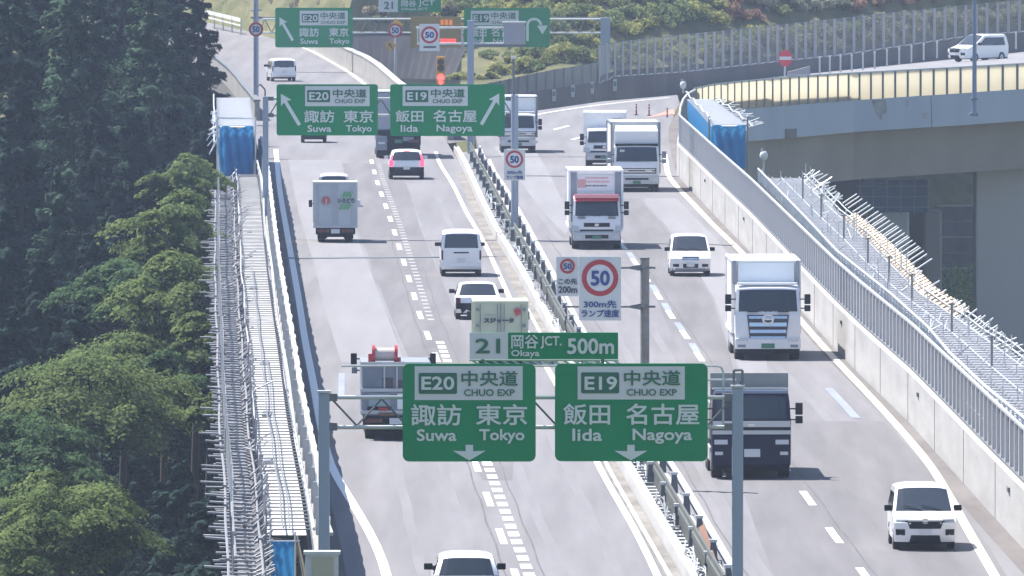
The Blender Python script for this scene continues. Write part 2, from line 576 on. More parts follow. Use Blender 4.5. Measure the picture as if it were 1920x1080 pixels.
patch([(1350, 790), (1660, 790), (1760, 900), (1850, 1020), (1930, 1150), (1480, 1150), (1420, 1000)], ASPH_D, 'asphalt_patch')
# forest-side edge line and dirt shoulder
edge_l = [(517, 280), (519, 300), (523, 345), (529, 385), (537, 430), (545, 475), (553, 520), (560, 560), (572, 640), (587, 715), (600, 790), (617, 872), (653, 931), (690, 990), (713, 1031), (726, 1080), (738, 1140)]
flat_line(edge_l, 0.26, WHITE_P)
L = [Vector((XP(y) + .05, y, .005)) for y in span(YN, 740, 60)]
R = [Vector((XP(y) + .55, y, .005)) for y in span(YN, 740, 60)]
tag(MB().strip(L, R).build('road_shoulder', SHOULDER), kind='structure')
# median-side edge line, gutter
edge_m = [(817, 285), (823, 305), (850, 347), (875, 400), (900, 440), (920, 480), (938, 520), (965, 580), (1000, 645), (1060, 750), (1120, 868), (1142, 912), (1187, 985), (1226, 1065), (1260, 1140)]
flat_line(edge_m, 0.20, CREAM_P)
gl = [Vector((XK(y) - .44, y, .02)) for y in span(YN, 745, 60)]
gr = [Vector((XK(y) - .02, y, .02)) for y in span(YN, 745, 60)]
tag(MB().strip(gl, gr).build('gutter', DIRTY), kind='structure')
tag(MB().strip([Vector((XK(y) - .38, y, .026)) for y in span(YN, 560, 60)], [Vector((XK(y) - .26, y, .026)) for y in span(YN, 560, 60)]).build('road_marking', mat('pale_strip', (.50, .52, .58), rough=.7)), kind='structure')
# right carriageway edge line by the wall and its dirty shoulder
edge_w = [(1247, 290), (1252, 330), (1275, 357), (1300, 382), (1335, 420), (1372, 455), (1396, 478), (1450, 540), (1510, 612), (1560, 668), (1640, 752), (1700, 818), (1752, 880), (1793, 955), (1830, 1020), (1865, 1080), (1905, 1150)]
flat_line(edge_w, 0.27, CREAM_P)
L = [Vector((XW(y) - .62, y, .005)) for y in span(YN, 735, 60)]
R = [Vector((XW(y) - .02, y, .005)) for y in span(YN, 735, 60)]
tag(MB().strip(L, R).build('road_shoulder', SHOULDER), kind='structure')
# median side of the right carriageway
L = [Vector((XM(y) + .42, y, .012)) for y in span(YN, 770, 60)]
R = [Vector((XM(y) + .56, y, .012)) for y in span(YN, 770, 60)]
tag(MB().strip(L, R).build('road_marking', CREAM_P), kind='structure')
# far edge lines
flat_line([(975, 222), (1010, 213), (1060, 205), (1130, 196), (1200, 188), (1255, 183)], 0.22, WHITE_P)
flat_line([(470, 175), (448, 150), (425, 131), (400, 118), (360, 100)], 0.3, WHITE_P)
flat_line([(725, 200), (690, 163), (660, 139), (620, 115), (577, 92), (530, 75)], 0.3, CREAM_P)

# dashed lane lines
def dashes(pts, Y0, Y1, period, on, w, material, off=0.0, h=0.014, phase=0.0, name='lane_dash'):
    fx = xfun([G(x, y) for x, y in pts])
    mb = MB()
    y = Y0 + phase
    while y < Y1:
        ys = [y, y + on / 2, min(y + on, Y1)]
        mb.strip([(fx(q) + off - w / 2, q, h) for q in ys], [(fx(q) + off + w / 2, q, h) for q in ys])
        y += period
    return tag(mb.build(name, material), kind='structure')

lane_l = [(684, 250), (690, 275), (705, 335), (735, 420), (762, 507), (787, 590), (812, 655), (893, 873), (915, 935), (938, 1000), (962, 1065), (985, 1130)]
yd = G(915, 950).y
dashes(lane_l, yd - 40, 775, 20, 8, 0.20, WHITE_P)
dashes(lane_l, yd - 44, 520, 4.0, 2.3, 0.30, WHITE_P, off=0.36)
dashes(lane_l, 540, 775, 4.0, 1.6, 0.26, mat('worn_white_paint', (.36, .36, .36), rough=.8, col2=(.22, .22, .225), nscale=.4), off=0.36)
lane_r = [(1085, 360), (1130, 420), (1175, 470), (1228, 545), (1258, 592), (1287, 632), (1325, 690), (1400, 780), (1515, 935), (1563, 1003), (1615, 1070), (1670, 1145)]
yd = G(1526, 948).y
dashes(lane_r, yd - 40, 690, 20, 8, 0.22, WHITE_P)
dashes(lane_r, yd + 108, 650, 20, 8, 0.26, BLUE_P, off=0.03, phase=0.0, h=.018)
flat_line([(1040, 243), (1066, 236)], 0.25, WHITE_P, 'lane_dash')
flat_line([(1073, 262), (1095, 256)], 0.25, WHITE_P, 'lane_dash')
flat_line([(1553, 728), (1575, 750), (1605, 784)], 0.30, BLUE_P)
flat_line([(641, 700), (640, 745)], 0.22, BLUE_P)
# red hatched nose by the rubber posts
patch([(1214, 221), (1262, 205), (1266, 214), (1240, 217)], RED_P, 'hatched_area', h=.02)

# tar seams, wheel stains and the deck under the bend of the wall
TAR = mat('tar_seam', (.075, .072, .075), rough=.8, col2=(.12, .118, .12), nscale=.5)
def seam(pts, off, Y0, Y1, w=.05):
    fx = xfun([G(x, y) for x, y in pts])
    ys_ = span(Y0, Y1, 50)
    tag(MB().strip([(fx(y) + off - w / 2 + .03 * math.sin(y * .3), y, .010) for y in ys_], [(fx(y) + off + w / 2 + .03 * math.sin(y * .3), y, .010) for y in ys_]).build('tar_seam', TAR), kind='structure')
seam(lane_l, -.26, 352, 640)
seam(lane_l, .75, 352, 600, .04)
seam(lane_r, .30, 352, 660)
seam(lane_r, -3.1, 352, 640, .04)
OIL = mat('oil_track', (.155, .150, .158), rough=.75, col2=(.19, .185, .195), nscale=1.2, stretch=(1, .06, 1))
for pts_, off in ((lane_l, -2.45), (lane_l, -1.05), (lane_l, 1.25), (lane_l, 2.75), (lane_r, 1.1), (lane_r, 2.6), (lane_r, -1.1), (lane_r, -2.6)):
    seam(pts_, off, 352, 700, .30)
    bpy.context.scene.collection.objects[-1].data.materials[0] = OIL
    bpy.context.scene.collection.objects[-1].name = 'wheel_track'
    bpy.context.scene.collection.objects[-1].location.z = -.007
patch([(1250, 335), (1275, 335), (1273, 309), (1278, 291), (1288, 278), (1303, 268), (1303, 232), (1275, 205), (1262, 222), (1254, 240), (1250, 262)], SHOULDER, 'road_shoulder', h=-.01)
# expansion joints and one painted shadow line
def joint_or_shadow(x0, y0, x1, y1, w=0.75):
    a, b = G(x0, y0), G(x1, y1)
    q = [a.lerp(b, k / 14) for k in range(15)]
    L = [p + Vector((0, -w / 2 + .12 * math.sin(i * 1.7), .03)) for i, p in enumerate(q)]
    R = [p + Vector((0, w / 2 + .1 * math.sin(i * 2.3), .03)) for i, p in enumerate(q)]
    tag(MB().strip(L, R).build('joint_or_shadow_strip', GALV_D), kind='structure')
joint_or_shadow(530, 485, 950, 481, 1.4)
joint_or_shadow(985, 330, 1300, 331, 1.2)
joint_or_shadow(1035, 453, 1380, 460, 1.2)
joint_or_shadow(1298, 921, 1420, 925, .5)  # dark strip painting a shadow line across the oncoming lane

# ------------------------------------------------------------------ median
yy = span(YN, 785, 90)
pts = [Vector((XK(y), y, 0)) for y in yy]
kerb = MB().sweep(pts, [(0, 0), (.30, 0), (.30, .35), (.22, .35), (.20, .30), (.10, .30), (.08, .37), (0.02, .37)])
tag(kerb.build('median_kerb', CONC_W), kind='structure')
pts = [Vector((XM(y), y, 0)) for y in yy]
kerb = MB().sweep(pts, [(-.16, -.02), (.10, -.02), (.10, .16), (.05, .2), (-.16, .2)])
tag(kerb.build('median_kerb', CONC_W), kind='structure')
tag(MB().strip([Vector((XK(y) + .25, y, -.10)) for y in yy], [Vector((XM(y) - .1, y, -.10)) for y in yy]).build('median_floor', CONC_D), kind='structure')
bars = MB()
y = YN
while y < 780:
    a, b = XK(y) + .31, XM(y) - .17
    bars.box(a, b, y, y + .75, -.09, .12)
    y += 1.75
grate = thing('median_grating', (XK(560) + .5, 560, 0), 'pale steel cross slats laid between the two kerbs of the central reserve', 'grating')
bars.v = [(a - grate.location.x, b - grate.location.y, c) for a, b, c in bars.v]
tag(bars.build('slats', GALV, grate), kind='stuff')

# tall centre plate and its guard posts
def xc(y):
    return XK(y) + .3 + (XM(y) - XK(y) - .45) * 0.58
seg = [(352, 440), (444, 520), (523, 588), (590, 664), (667, 776)]
for i, (a, b) in enumerate(seg):
    ys = span(a, b, 14)
    o = MB().sweep([Vector((xc(y), y, .1)) for y in ys], [(-.035, 0), (.035, 0), (.035, .36), (.07, .40), (.07, .56), (.035, .60), (.035, .74), (-.035, .74), (-.035, .60), (-.07, .56), (-.07, .40), (-.035, .36)])
    b_ = o.build('guard_plate', mat('guard_plate_grey', (.125, .135, .13), rough=.75, spec=.2, col2=(.085, .09, .085), nscale=.6, stretch=(1, .2, 1)))
    tag(b_, ['grey guard plate in the middle of the central reserve, section nearest the green gantry signs',
             'grey guard plate of the central reserve, section behind the green 500m sign',
             'grey guard plate of the central reserve, section beside the white van in the fast lane',
             'grey guard plate of the central reserve, section below the tall 50 sign pole',
             'grey guard plate of the central reserve, farthest section below the diverging arrow signs'][i], 'guard rail', 'guard plates along the central reserve')

def guard_post():
    p = MB()
    p.hexa([(-.12, -.14, 0), (.12, -.14, 0), (.12, .14, 0), (-.12, .14, 0), (-.075, -.09, .58), (.075, -.09, .58), (.075, .09, .58), (-.075, .09, .58)])
    root = thing('guard_post', (0, 0, 0), '-', 'guard post', 'guard posts along the central reserve')
    p.build('post_body', GALV_D, root)
    MB().box(-.11, .11, -.12, .12, .58, .66).build('post_cap', WHITE_S, root)
    MB().box(-.2, .2, -.3, .3, -.02, .05).build('base_plate', GALV, root)
    return root
def copy_tree(o, parent=None):
    c = o.copy(); COL.objects.link(c)
    if parent: c.parent = parent
    for ch in list(o.children):
        copy_tree(ch, c)
    return c
gp = guard_post()
first = True
for row in (0, 1):
    y = 352.0 + row * 5
    while y < 772:
        o = gp if first else copy_tree(gp)
        first = False
        if row == 0:
            o.location = (XK(y) + .62, y, .12)
            o['label'] = 'short grey guard post with a pale cap in the row beside the fast lane kerb'
        else:
            o.location = (XM(y) - .10, y, .16)
            o['label'] = 'short grey guard post with a pale cap in the row beside the oncoming lanes'
        o['group'] = 'guard posts beside the fast lane kerb' if row == 0 else 'guard posts beside the oncoming lanes'
        y += 12.0
rail = MB().path([Vector((XM(y) + .03, y, .62)) for y in span(YN, 775, 60)], .04, 6)
tag(rail.build('guard_rope', TUBE), 'pale steel rope strung along the guard posts beside the oncoming lanes', 'guard rope')
# sagging bundles of pale hose between plate and posts
for i, (a, b) in enumerate([(358, 372), (384, 398), (412, 426), (470, 486), (512, 530), (548, 566), (596, 612), (632, 650), (670, 690)]):
    mb = MB()
    for k in range(3):
        P = []
        for j in range(15):
            t = j / 14
            y = a + (b - a) * t
            P.append((xc(y) - .28 - .05 * k + .07 * math.sin(t * 9 + k * 2), y, .30 + .28 * abs(math.sin(t * math.pi * 3 + k * .7)) + .03 * k))
        mb.path(P, .018, 5)
    tag(mb.build('hose_bundle', TUBE_M if i % 2 else GALV), 'loose bundle of pale hoses lying against the grey centre plate', 'hose bundle', 'hose bundles lying in the central reserve')
o = MB()
for k in range(4):
    o.tube((XK(367) + .80 + .04 * k, 367, .30 + .02 * k), (XK(374) + .74 + .04 * k, 374, .85 + .03 * k), .03, 6)
tag(o.build('tube_bundle', ORANGE), 'bundle of orange brown tubes leaning in the central reserve', 'tube bundle')

# ------------------------------------------------------------------ parapet on the forest side
ys = span(YN, 735, 110)
root = thing('bridge_parapet', (XP(560), 560, 0), 'grey parapet wall between the walkway scaffolding and the slow lane', 'parapet wall')
pts = local(root, [Vector((XP(y), y, -.5)) for y in ys])
MB().sweep(pts, [(-.35, 0), (0, 0), (0, 1.55), (-.06, 1.6), (-.25, 1.6), (-.35, 1.5)]).build('concrete_wall', CONC, root)
rp = []
for y in span(YN, 735, 240):
    rp.append(Vector((XP(y) + .03 * math.sin(y * .9) * math.sin(y * .23), y, HP + .03 * math.sin(y * .7))))
MB().sweep(local(root, rp), [(-.16, -.07), (.0, -.07), (.0, .02), (-.16, .02)]).build('top_rail', CONC_W, root)
MB().sweep(local(root, [Vector((XP(y) - .1, y, 1.1)) for y in ys]), [(-.03, 0), (.03, 0), (.03, 1.03), (-.03, 1.03)]).build('screen_panel', GREYP, root)
y = 350.0
while y < 735:
    p = local(root, [(XP(y) - .2, y, 1.05)])[0]
    MB().box(p.x - .06, p.x + .06, p.y - .08, p.y + .08, p.z, p.z + 1.05).build('post', GALV, root)
    y += 8
# pale handrail tube behind it
MB().path(local(root, [Vector((XP(y) - .42 + .05 * math.sin(y * .06), y, 1.85)) for y in span(355, 700, 70)]), .05, 6).build('handrail', TUBE, root)

# parapets of the ramp beyond
pl = [G(x, y, 1.2) for x, y in ((487, 190), (473, 172), (462, 160), (449, 143), (435, 128), (415, 112), (387, 95), (340, 72), (280, 52))]
for p in pl: p.z = 0
root = thing('ramp_parapet', pl[4], 'pale concrete parapet curving away behind the forest trees', 'parapet wall')
MB().sweepn(local(root, pl), [(-.35, -1.9), (-.02, -1.9), (0, 1.2), (-.30, 1.2)]).build('concrete_wall', CONC, root)
MB().sweepn(local(root, [p + Vector((0, 0, 1.2)) for p in pl]), [(-.36, 0), (.06, 0), (.06, .1), (-.36, .1)]).build('coping', GALV_D, root)
pr = [G(x, y) for x, y in ((838, 262), (790, 232), (740, 196), (703, 161), (680, 145), (640, 126), (590, 97), (520, 72))]
root = thing('ramp_wall', pr[3], 'beige concrete wall curving up between the ramp and the dark embankment', 'retaining wall')
MB().sweepn(local(root, pr), [(0.02, -.3), (.4, -.3), (.4, 1.45), (0.02, 1.45)]).build('concrete_wall', CONC, root)
MB().sweepn(local(root, [p + Vector((0, 0, 1.45)) for p in pr]), [(-.03, 0), (.45, 0), (.45, .09), (-.03, .09)]).build('coping', CONC_W, root)

# guard rail on the far bank above the ramp
gl_ = [G(x, y, .0) for x, y in ((385, 38), (420, 45), (455, 58))]
for i, (x, y) in enumerate(((384, 24), (450, 40))):
    pass
a, b = V(386, 22, 1185), V(452, 38, 1150)
root = thing('bank_guard_rail', a, 'white guard rail on the dry bank beyond the curving ramp', 'guard rail')
a0, b0 = local(root, [a, b])
MB().bar(a0, b0, .06, .3).build('rail_beam', WHITE_S, root)
MB().bar(a0 - Vector((0, 0, .45)), b0 - Vector((0, 0, .45)), .06, .12).build('rail_beam', WHITE_S, root)
for k in range(5):
    p = a0.lerp(b0, k / 4)
    MB().box(p.x - .06, p.x + .06, p.y + .04, p.y + .16, p.z - 1.3, p.z + .15).build('post', GALV, root)

# ------------------------------------------------------------------ wall with bar screen on the valley side
WT, BT = 1.72, 3.2
wall_pts = [Vector((XW(y), y, 0)) for y in span(YN, 735, 90)]
top_far = [G(x, y, BT) for x, y in ((1269, 215), (1271, 200), (1276, 186), (1285, 175), (1300, 167))]
for p in top_far: p.z = 0
wall_pts += [p for p in top_far if p.y > 740]
root = thing('bar_screen_wall', (XW(560), 560, 0), 'pale concrete wall topped by a long screen of upright bars above the oncoming lanes', 'screen wall')
WP = local(root, wall_pts)
def arc(P):
    d = [0.0]
    for a, b in zip(P[:-1], P[1:]):
        d.append(d[-1] + (b - a).length)
    return d
def along(P, D, s):
    i = int(np.searchsorted(D, s)) - 1
    i = max(0, min(i, len(P) - 2))
    t = (s - D[i]) / max(D[i + 1] - D[i], 1e-6)
    p = P[i].lerp(P[i + 1], t)
    d = P[min(i + 2, len(P) - 1)] - P[max(i - 1, 0)]
    d.z = 0
    return p, d.normalized()
MB().sweepn(WP, [(0, -.6), (.34, -.6), (.34, WT), (.05, WT), (-.0, WT - .12)]).build('concrete_wall', CONC_W, root)
D = arc(WP)
MB().sweepn([p + Vector((0, 0, BT - .05)) for p in WP], [(.09, 0), (.18, 0), (.18, .07), (.09, .07)]).build('top_rail', TUBE, root)
MB().sweepn([p + Vector((0, 0, WT)) for p in WP], [(.08, -.02), (.2, -.02), (.2, .06), (.08, .06)]).build('bottom_rail', GALV_D, root)
# set-back mesh panel between bars
MB().sweepn([p + Vector((0, 0, WT + .05)) for p in WP], [(.20, 0), (.225, 0), (.225, BT - WT - .1), (.20, BT - WT - .1)]).build('screen_panel', mat('screen_panel_grey', (.13, .135, .15), rough=.7), root)
BAR_M = mat('screen_bar_pale', (.66, .67, .69), rough=.5)
n = 0
s = 1.0
rest = MB()
while s < D[-1]:
    p, d = along(WP, D, s)
    sd_ = Vector((d.y, -d.x, 0))
    c = p + sd_ * .13
    mb = MB() if n < 98 else rest
    w = .11
    q = [c - d * w - sd_ * .036, c - d * w + sd_ * .036, c + d * w + sd_ * .036, c + d * w - sd_ * .036]
    mb.hexa([v + Vector((0, 0, WT - .08)) for v in q] + [v + Vector((0, 0, BT - .04)) for v in q])
    if n < 98:
        mb.build('bar', BAR_M, root)
    s += 2.55
    n += 1
if rest.v:
    tag(rest.build('bar', BAR_M, root), kind='stuff')
for k, s in enumerate(range(8, int(D[-1]) - 40, 20)):
    p, d = along(WP, D, s)
    MB().box(p.x - .012, p.x + .02, p.y - .12, p.y + .12, -.05, WT - .12).build('wall_joint', CONC, root)
for k, s in enumerate(range(40, int(D[-1]) - 60, 60)):
    p, d = along(WP, D, s)
    MB().box(p.x - .06, p.x + .02, p.y - .5, p.y + .5, WT - .55, WT - .42).build('drain_outlet', GALV_D, root)

# ------------------------------------------------------------------ loop ramp: beige screen, parapet face, girder, far wall
beige = [(1300, 167, 205, 0), (1340, 159, 206, 0), (1395, 153, 204, .05), (1440, 149, 201, .1), (1500, 144, 196, .2), (1565, 140, 191, .35), (1650, 135.5, 185, .5), (1722, 131.5, 180, .7), (1790, 128, 176, .9), (1840, 125, 172, 1.0), (1920, 120.5, 167, 1.15), (2010, 115, 161, 1.35)]
rampB = []
for x, yt, yb, h in beige:
    s_ = (yb - yt) / 1.5
    Y = F * CP / s_
    rampB.append((x, yt, yb))
YB = lambda x: float(np.interp(x, [1269, 1300, 1360, 1440, 1600, 1800, 2010], [778, 800, 812, 820, 826, 828, 830]))
root = thing('beige_screen_wall', V(1600, 200, YB(1600)), 'ramp parapet with cream translucent panels between dark posts above a blue grey girder face', 'screen wall')
def PB(x, y, dy=0.0):
    return V(x, y, YB(x) + dy) - Vector(root.location)
cream = mat('cream_panel', (.76, .72, .58), rough=.5, col2=(.72, .67, .53), nscale=.35, translucent=((.84, .80, .68), .82))
xs_top = [b[0] for b in beige]; yt_ = [b[1] for b in beige]; yb_ = [b[2] for b in beige]
ft = lambda x: float(np.interp(x, xs_top, yt_))
fb = lambda x: float(np.interp(x, xs_top, yb_))
fg = lambda x: float(np.interp(x, [1300, 1405, 1440, 1500, 1610, 1717, 1800, 1915, 2010], [275, 265, 262, 257, 247, 240, 235, 227, 219]))
xs = []
x, st = 1306.0, 11.0
while x < 2010:
    xs.append(x)
    st = float(np.interp(x, [1306, 1400, 1450, 1550, 1650, 1750, 1920], [11, 14, 16, 19, 23, 25, 28]))
    x += st
for a, b in zip(xs[:-1], xs[1:]):
    p = [PB(a + .5, fb(a)), PB(b - .5, fb(b)), PB(b - .5, fb(b), .06), PB(a + .5, fb(a), .06), PB(a + .5, ft(a)), PB(b - .5, ft(b)), PB(b - .5, ft(b), .06), PB(a + .5, ft(a), .06)]
    MB().hexa(p).build('cream_panel', cream, root)
for x in xs:
    w = float(np.interp(x, [1300, 1450, 1700, 1920], [1.0, 1.4, 1.9, 2.3]))
    p = [PB(x - w, fb(x) + .5, -.12), PB(x + w, fb(x) + .5, -.12), PB(x + w, fb(x) + .5, .02), PB(x - w, fb(x) + .5, .02), PB(x - w, ft(x) - .8, -.12), PB(x + w, ft(x) - .8, -.12), PB(x + w, ft(x) - .8, .02), PB(x - w, ft(x) - .8, .02)]
    MB().hexa(p).build('post', GALV_D, root)
xx = np.linspace(1300, 2010, 60)
mb = MB()
for a, b in zip(xx[:-1], xx[1:]):
    p = [PB(a, ft(a) + .6, -.1), PB(b, ft(b) + .6, -.1), PB(b, ft(b) + .6, .12), PB(a, ft(a) + .6, .12), PB(a, ft(a) - 2.6, -.1), PB(b, ft(b) - 2.6, -.1), PB(b, ft(b) - 2.6, .12), PB(a, ft(a) - 2.6, .12)]
    mb.hexa(p)
mb.build('top_rail', GALV, root)
mb = MB()
for a, b in zip(xx[:-1], xx[1:]):
    p = [PB(a, fg(a), -.2), PB(b, fg(b), -.2), PB(b, fg(b), .4), PB(a, fg(a), .4), PB(a, fb(a), -.2), PB(b, fb(b), -.2), PB(b, fb(b), .4), PB(a, fb(a), .4)]
    mb.hexa(p)
mb.build('girder_face', CONC_B, root)
# repaired spots and seams of the face
def spot(poly, material, dep, name):
    cx = sum(q[0] for q in poly) / len(poly)
    n_ = len(poly)
    vs = [PB(q[0], q[1], -.2 - dep) for q in poly] + [PB(q[0], q[1], -.2) for q in poly]
    MB().add(vs, [tuple(range(n_))] + [(k, (k + 1) % n_, n_ + (k + 1) % n_, n_ + k) for k in range(n_)]).build(name, material, root, tri=True)
STAIN = mat('rust_stain', (.20, .19, .18), rough=.95, col2=(.33, .35, .38), nscale=1.5)
spot([(1634, 188), (1661, 187), (1663, 212), (1655, 214), (1652, 226), (1646, 219), (1640, 206)], STAIN, .01, 'stain')
spot([(1700, 188), (1703, 187), (1703, 198), (1700, 199)], STAIN, .01, 'stain')
spot([(1729, 214), (1737, 210), (1741, 222), (1730, 222)], STAIN, .01, 'stain')
spot([(1472, 242), (1494, 241), (1494, 258), (1472, 260)], CONC_D, .05, 'bearing_block')
spot([(1745, 181), (1746.5, 181), (1748, 240), (1746.5, 240)], GALV_D, .02, 'seam')

# ramp deck and box girder below
gd = MB()
for a, b in zip(xx[:-1], xx[1:]):
    q = []
    for x in (a, b):
        t = V(x, fg(x) - 1, YB(x) + 1.5)
        q.append((t, Vector((t.x, t.y + 1.0, t.z - 2.9)), Vector((t.x, t.y + 9, t.z - 2.9)), Vector((t.x, t.y + 10, t.z)), V(x, fg(x), YB(x) + .2)))
    (t0, m0, n0, o0, e0), (t1, m1, n1, o1, e1) = q
    gd.add([e0, e1, t1, t0], [(0, 1, 2, 3)])
    gd.add([t0, t1, m1, m0], [(0, 1, 2, 3)])
    gd.add([m0, m1, n1, n0], [(0, 1, 2, 3)])
    gd.add([n0, n1, o1, o0], [(0, 1, 2, 3)])
soff = mat('girder_concrete', (.29, .275, .255), rough=.95, col2=(.21, .20, .185), nscale=.25, stretch=(1, 1, .4))
g_ = gd.build('box_girder', soff)
tag(g_, 'deep grey concrete box girder carrying the loop ramp', 'girder')

# piers and things in the shade below
def pier(x0, x1, y0, y1, Y, dep, material, name, label, cat, bev=.15):
    a, b = V(x0, y1, Y), V(x1, y0, Y)
    c = V((x0 + x1) / 2, y1, Y)
    root_ = thing(name, c, label, cat)
    q = MB().box(a.x - c.x, b.x - c.x, 0, dep, 0, b.z - a.z)
    q.build('column', material, root_, bevel=bev)
    return root_
pg = mat('pier_concrete', (.37, .36, .355), rough=.95, col2=(.32, .31, .31), nscale=.15, stretch=(1, 1, .3))
pier(1829, 2030, 246, 840, 833.5, 5, pg, 'bridge_pier', 'broad grey concrete pier filling the edge of the view under the loop ramp', 'bridge pier')
pier(1733, 1766, 395, 640, 846, 4, pg, 'bridge_pier', 'slim grey concrete pier between the dark retaining blocks and the dark column', 'bridge pier')
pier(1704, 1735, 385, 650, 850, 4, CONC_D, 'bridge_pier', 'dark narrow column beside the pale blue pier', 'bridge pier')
pier(1634, 1705, 392, 650, 846, 3, mat('sidelit_blue_concrete', (.78, .84, .92), rough=.9, col2=(.70, .76, .86), nscale=.3), 'bridge_pier', 'pale blue grey pier below the blue netted scaffold', 'bridge pier')  # brighter concrete colour stands in for side light on this pier
c = V(1676, 398, 842)
root = thing('netted_scaffold', c, 'scaffold box wrapped in dark blue netting under the loop ramp girder', 'scaffold')
net = mat('blue_netting', (.10, .20, .36), rough=.8, col2=(.07, .15, .28), nscale=1.0)
a, b = V(1612, 398, 842) - c, V(1740, 339, 842) - c
MB().box(a.x, b.x, 0, 3, 0, b.z).build('netting', net, root)
for k in range(6):
    x = a.x + (b.x - a.x) * k / 5
    MB().box(x - .03, x + .03, -.06, 0, -.1, b.z + .15).build('post', POLE_B, root)
for k in range(3):
    z = b.z * (k + .5) / 3
    MB().box(a.x - .2, b.x + .1, -.1, -.05, z - .03, z + .03).build('rail', POLE_B, root)
MB().box(a.x + .3, b.x - .3, .2, 2.8, b.z + .02, b.z + .1).build('deck_board', CONC_B, root)
# dark block: pier cap with the shade of the opening put into it
pier(1560, 1640, 335, 400, 850, 5, CONC_D, 'pier_cap_shade', 'dark pier cap block, shade put into it, deep under the girder', 'pier cap')
# retaining wall of stacked blocks
c = V(1795, 560, 880)
root = thing('retaining_wall', c, 'retaining wall of dark stacked blocks with pale ledges under the ramp', 'retaining wall')
a, b = V(1755, 560, 880) - c, V(1845, 385, 880) - c
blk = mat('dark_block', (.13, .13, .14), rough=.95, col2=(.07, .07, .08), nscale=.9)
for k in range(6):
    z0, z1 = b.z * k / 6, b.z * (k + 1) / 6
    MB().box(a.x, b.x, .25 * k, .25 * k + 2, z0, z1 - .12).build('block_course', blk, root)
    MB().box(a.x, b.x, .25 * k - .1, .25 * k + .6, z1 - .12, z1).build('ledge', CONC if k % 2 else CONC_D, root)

# far wall of the loop ramp with clear upper screen
fw = [(905, 236, 900), (945, 228, 900), (1010, 205, 905), (1070, 198, 912), (1130, 190, 922), (1200, 184, 932), (1270, 178, 942), (1350, 172, 952), (1475, 160, 964), (1575, 150, 974), (1690, 138, 986), (1800, 126, 998), (1915, 114, 1010), (2010, 106, 1022)]
fx_ = [p[0] for p in fw]
YW = lambda x: float(np.interp(x, fx_, [p[2] for p in fw]))
f0 = lambda x: float(np.interp(x, fx_, [p[1] for p in fw])) + 12
f1 = lambda x: float(np.interp(x, [905, 970, 1130, 1150, 1275, 1350, 1475, 1575, 1690, 1800, 1915, 2010], [192, 176, 152, 141, 133, 125, 111, 101, 84, 67.5, 57, 48]))
f2 = lambda x: float(np.interp(x, [1120, 1150, 1275, 1350, 1475, 1565, 1690, 1815, 1915, 2010], [85, 80, 66, 59, 45.5, 36, 22.5, 10, 0, -9]))
root = thing('noise_barrier', V(1400, 150, YW(1400)), 'far dark concrete wall topped by a clear noise screen in grey frames', 'noise barrier')
def PW(x, y, dy=0.0):
    return V(x, y, YW(x) + dy) - Vector(root.location)
def ribbon(f_lo, f_hi, xa, xb, d0, d1, n=40):
    mb = MB()
    q = np.linspace(xa, xb, n)
    for a, b in zip(q[:-1], q[1:]):
        mb.hexa([PW(a, f_lo(a), d0), PW(b, f_lo(b), d0), PW(b, f_lo(b), d1), PW(a, f_lo(a), d1), PW(a, f_hi(a), d0), PW(b, f_hi(b), d0), PW(b, f_hi(b), d1), PW(a, f_hi(a), d1)])
    return mb
CONC_F = mat('far_wall_concrete', (.19, .172, .165), rough=.95, col2=(.13, .118, .115), nscale=.35, stretch=(1, 1, .2))
ribbon(f0, f1, 905, 2010, 0, .5, 60).build('concrete_wall', CONC_F, root)
ribbon(lambda x: f1(x) + 1.5, lambda x: f1(x) - 9, 1122, 2010, -.15, .3, 50).build('ledge_beam', CONC_D, root)
pane = mat('clear_pane', (.20, .21, .21), rough=.2, alpha=.22)
ribbon(lambda x: f1(x) - 9, f2, 1124, 2010, .05, .09, 50).build('clear_pane', pane, root)
ribbon(lambda x: f2(x) + 1.0, lambda x: f2(x) - .8, 1120, 2010, -.05, .15, 50).build('top_rail', GALV_D, root)
x = 1124.0
while x < 2000:
    w = 2.0 if x < 1300 else 2.7
    MB().hexa([PW(x - w, f1(x) + 4, -.3), PW(x + w, f1(x) + 4, -.3), PW(x + w, f1(x) + 4, .05), PW(x - w, f1(x) + 4, .05), PW(x - w, f2(x) - 1, -.1), PW(x + w, f2(x) - 1, -.1), PW(x + w, f2(x) - 1, .05), PW(x - w, f2(x) - 1, .05)]).build('post', mat('barrier_post_grey', (.30, .305, .33), rough=.6, metal=.1), root)
    st = float(np.interp(x, [1124, 1300, 1450, 1920], [14.6, 16, 17.5, 20.5]))
    MB().hexa([PW(x + 3, f1(x) + 3, -.35), PW(x + st - 4, f1(x + st) + 3, -.35), PW(x + st - 4, f1(x + st) + 3, -.15), PW(x + 3, f1(x) + 3, -.15), PW(x + 3, f1(x) + 1, -.35), PW(x + st - 4, f1(x + st) + 1, -.35), PW(x + st - 4, f1(x + st) + 1, -.15), PW(x + 3, f1(x) + 1, -.15)]).build('ledge_flashing', WHITE_S, root)
    x += st
deck = MB()
fdk = lambda x: float(np.interp(x, [1300, 1440, 1785, 1920, 2010], [165, 145.5, 110.5, 96.5, 88]))
dl, dr = [], []
for x in np.linspace(1300, 2010, 40):
    dl.append(V(x, ft(x) + 30, YB(x) + .4))
    dr.append(V(x, fdk(x), YW(x) - 1.0))
deck.strip(dl, dr)
tag(deck.build('ramp_deck', ASPH_L), kind='structure')
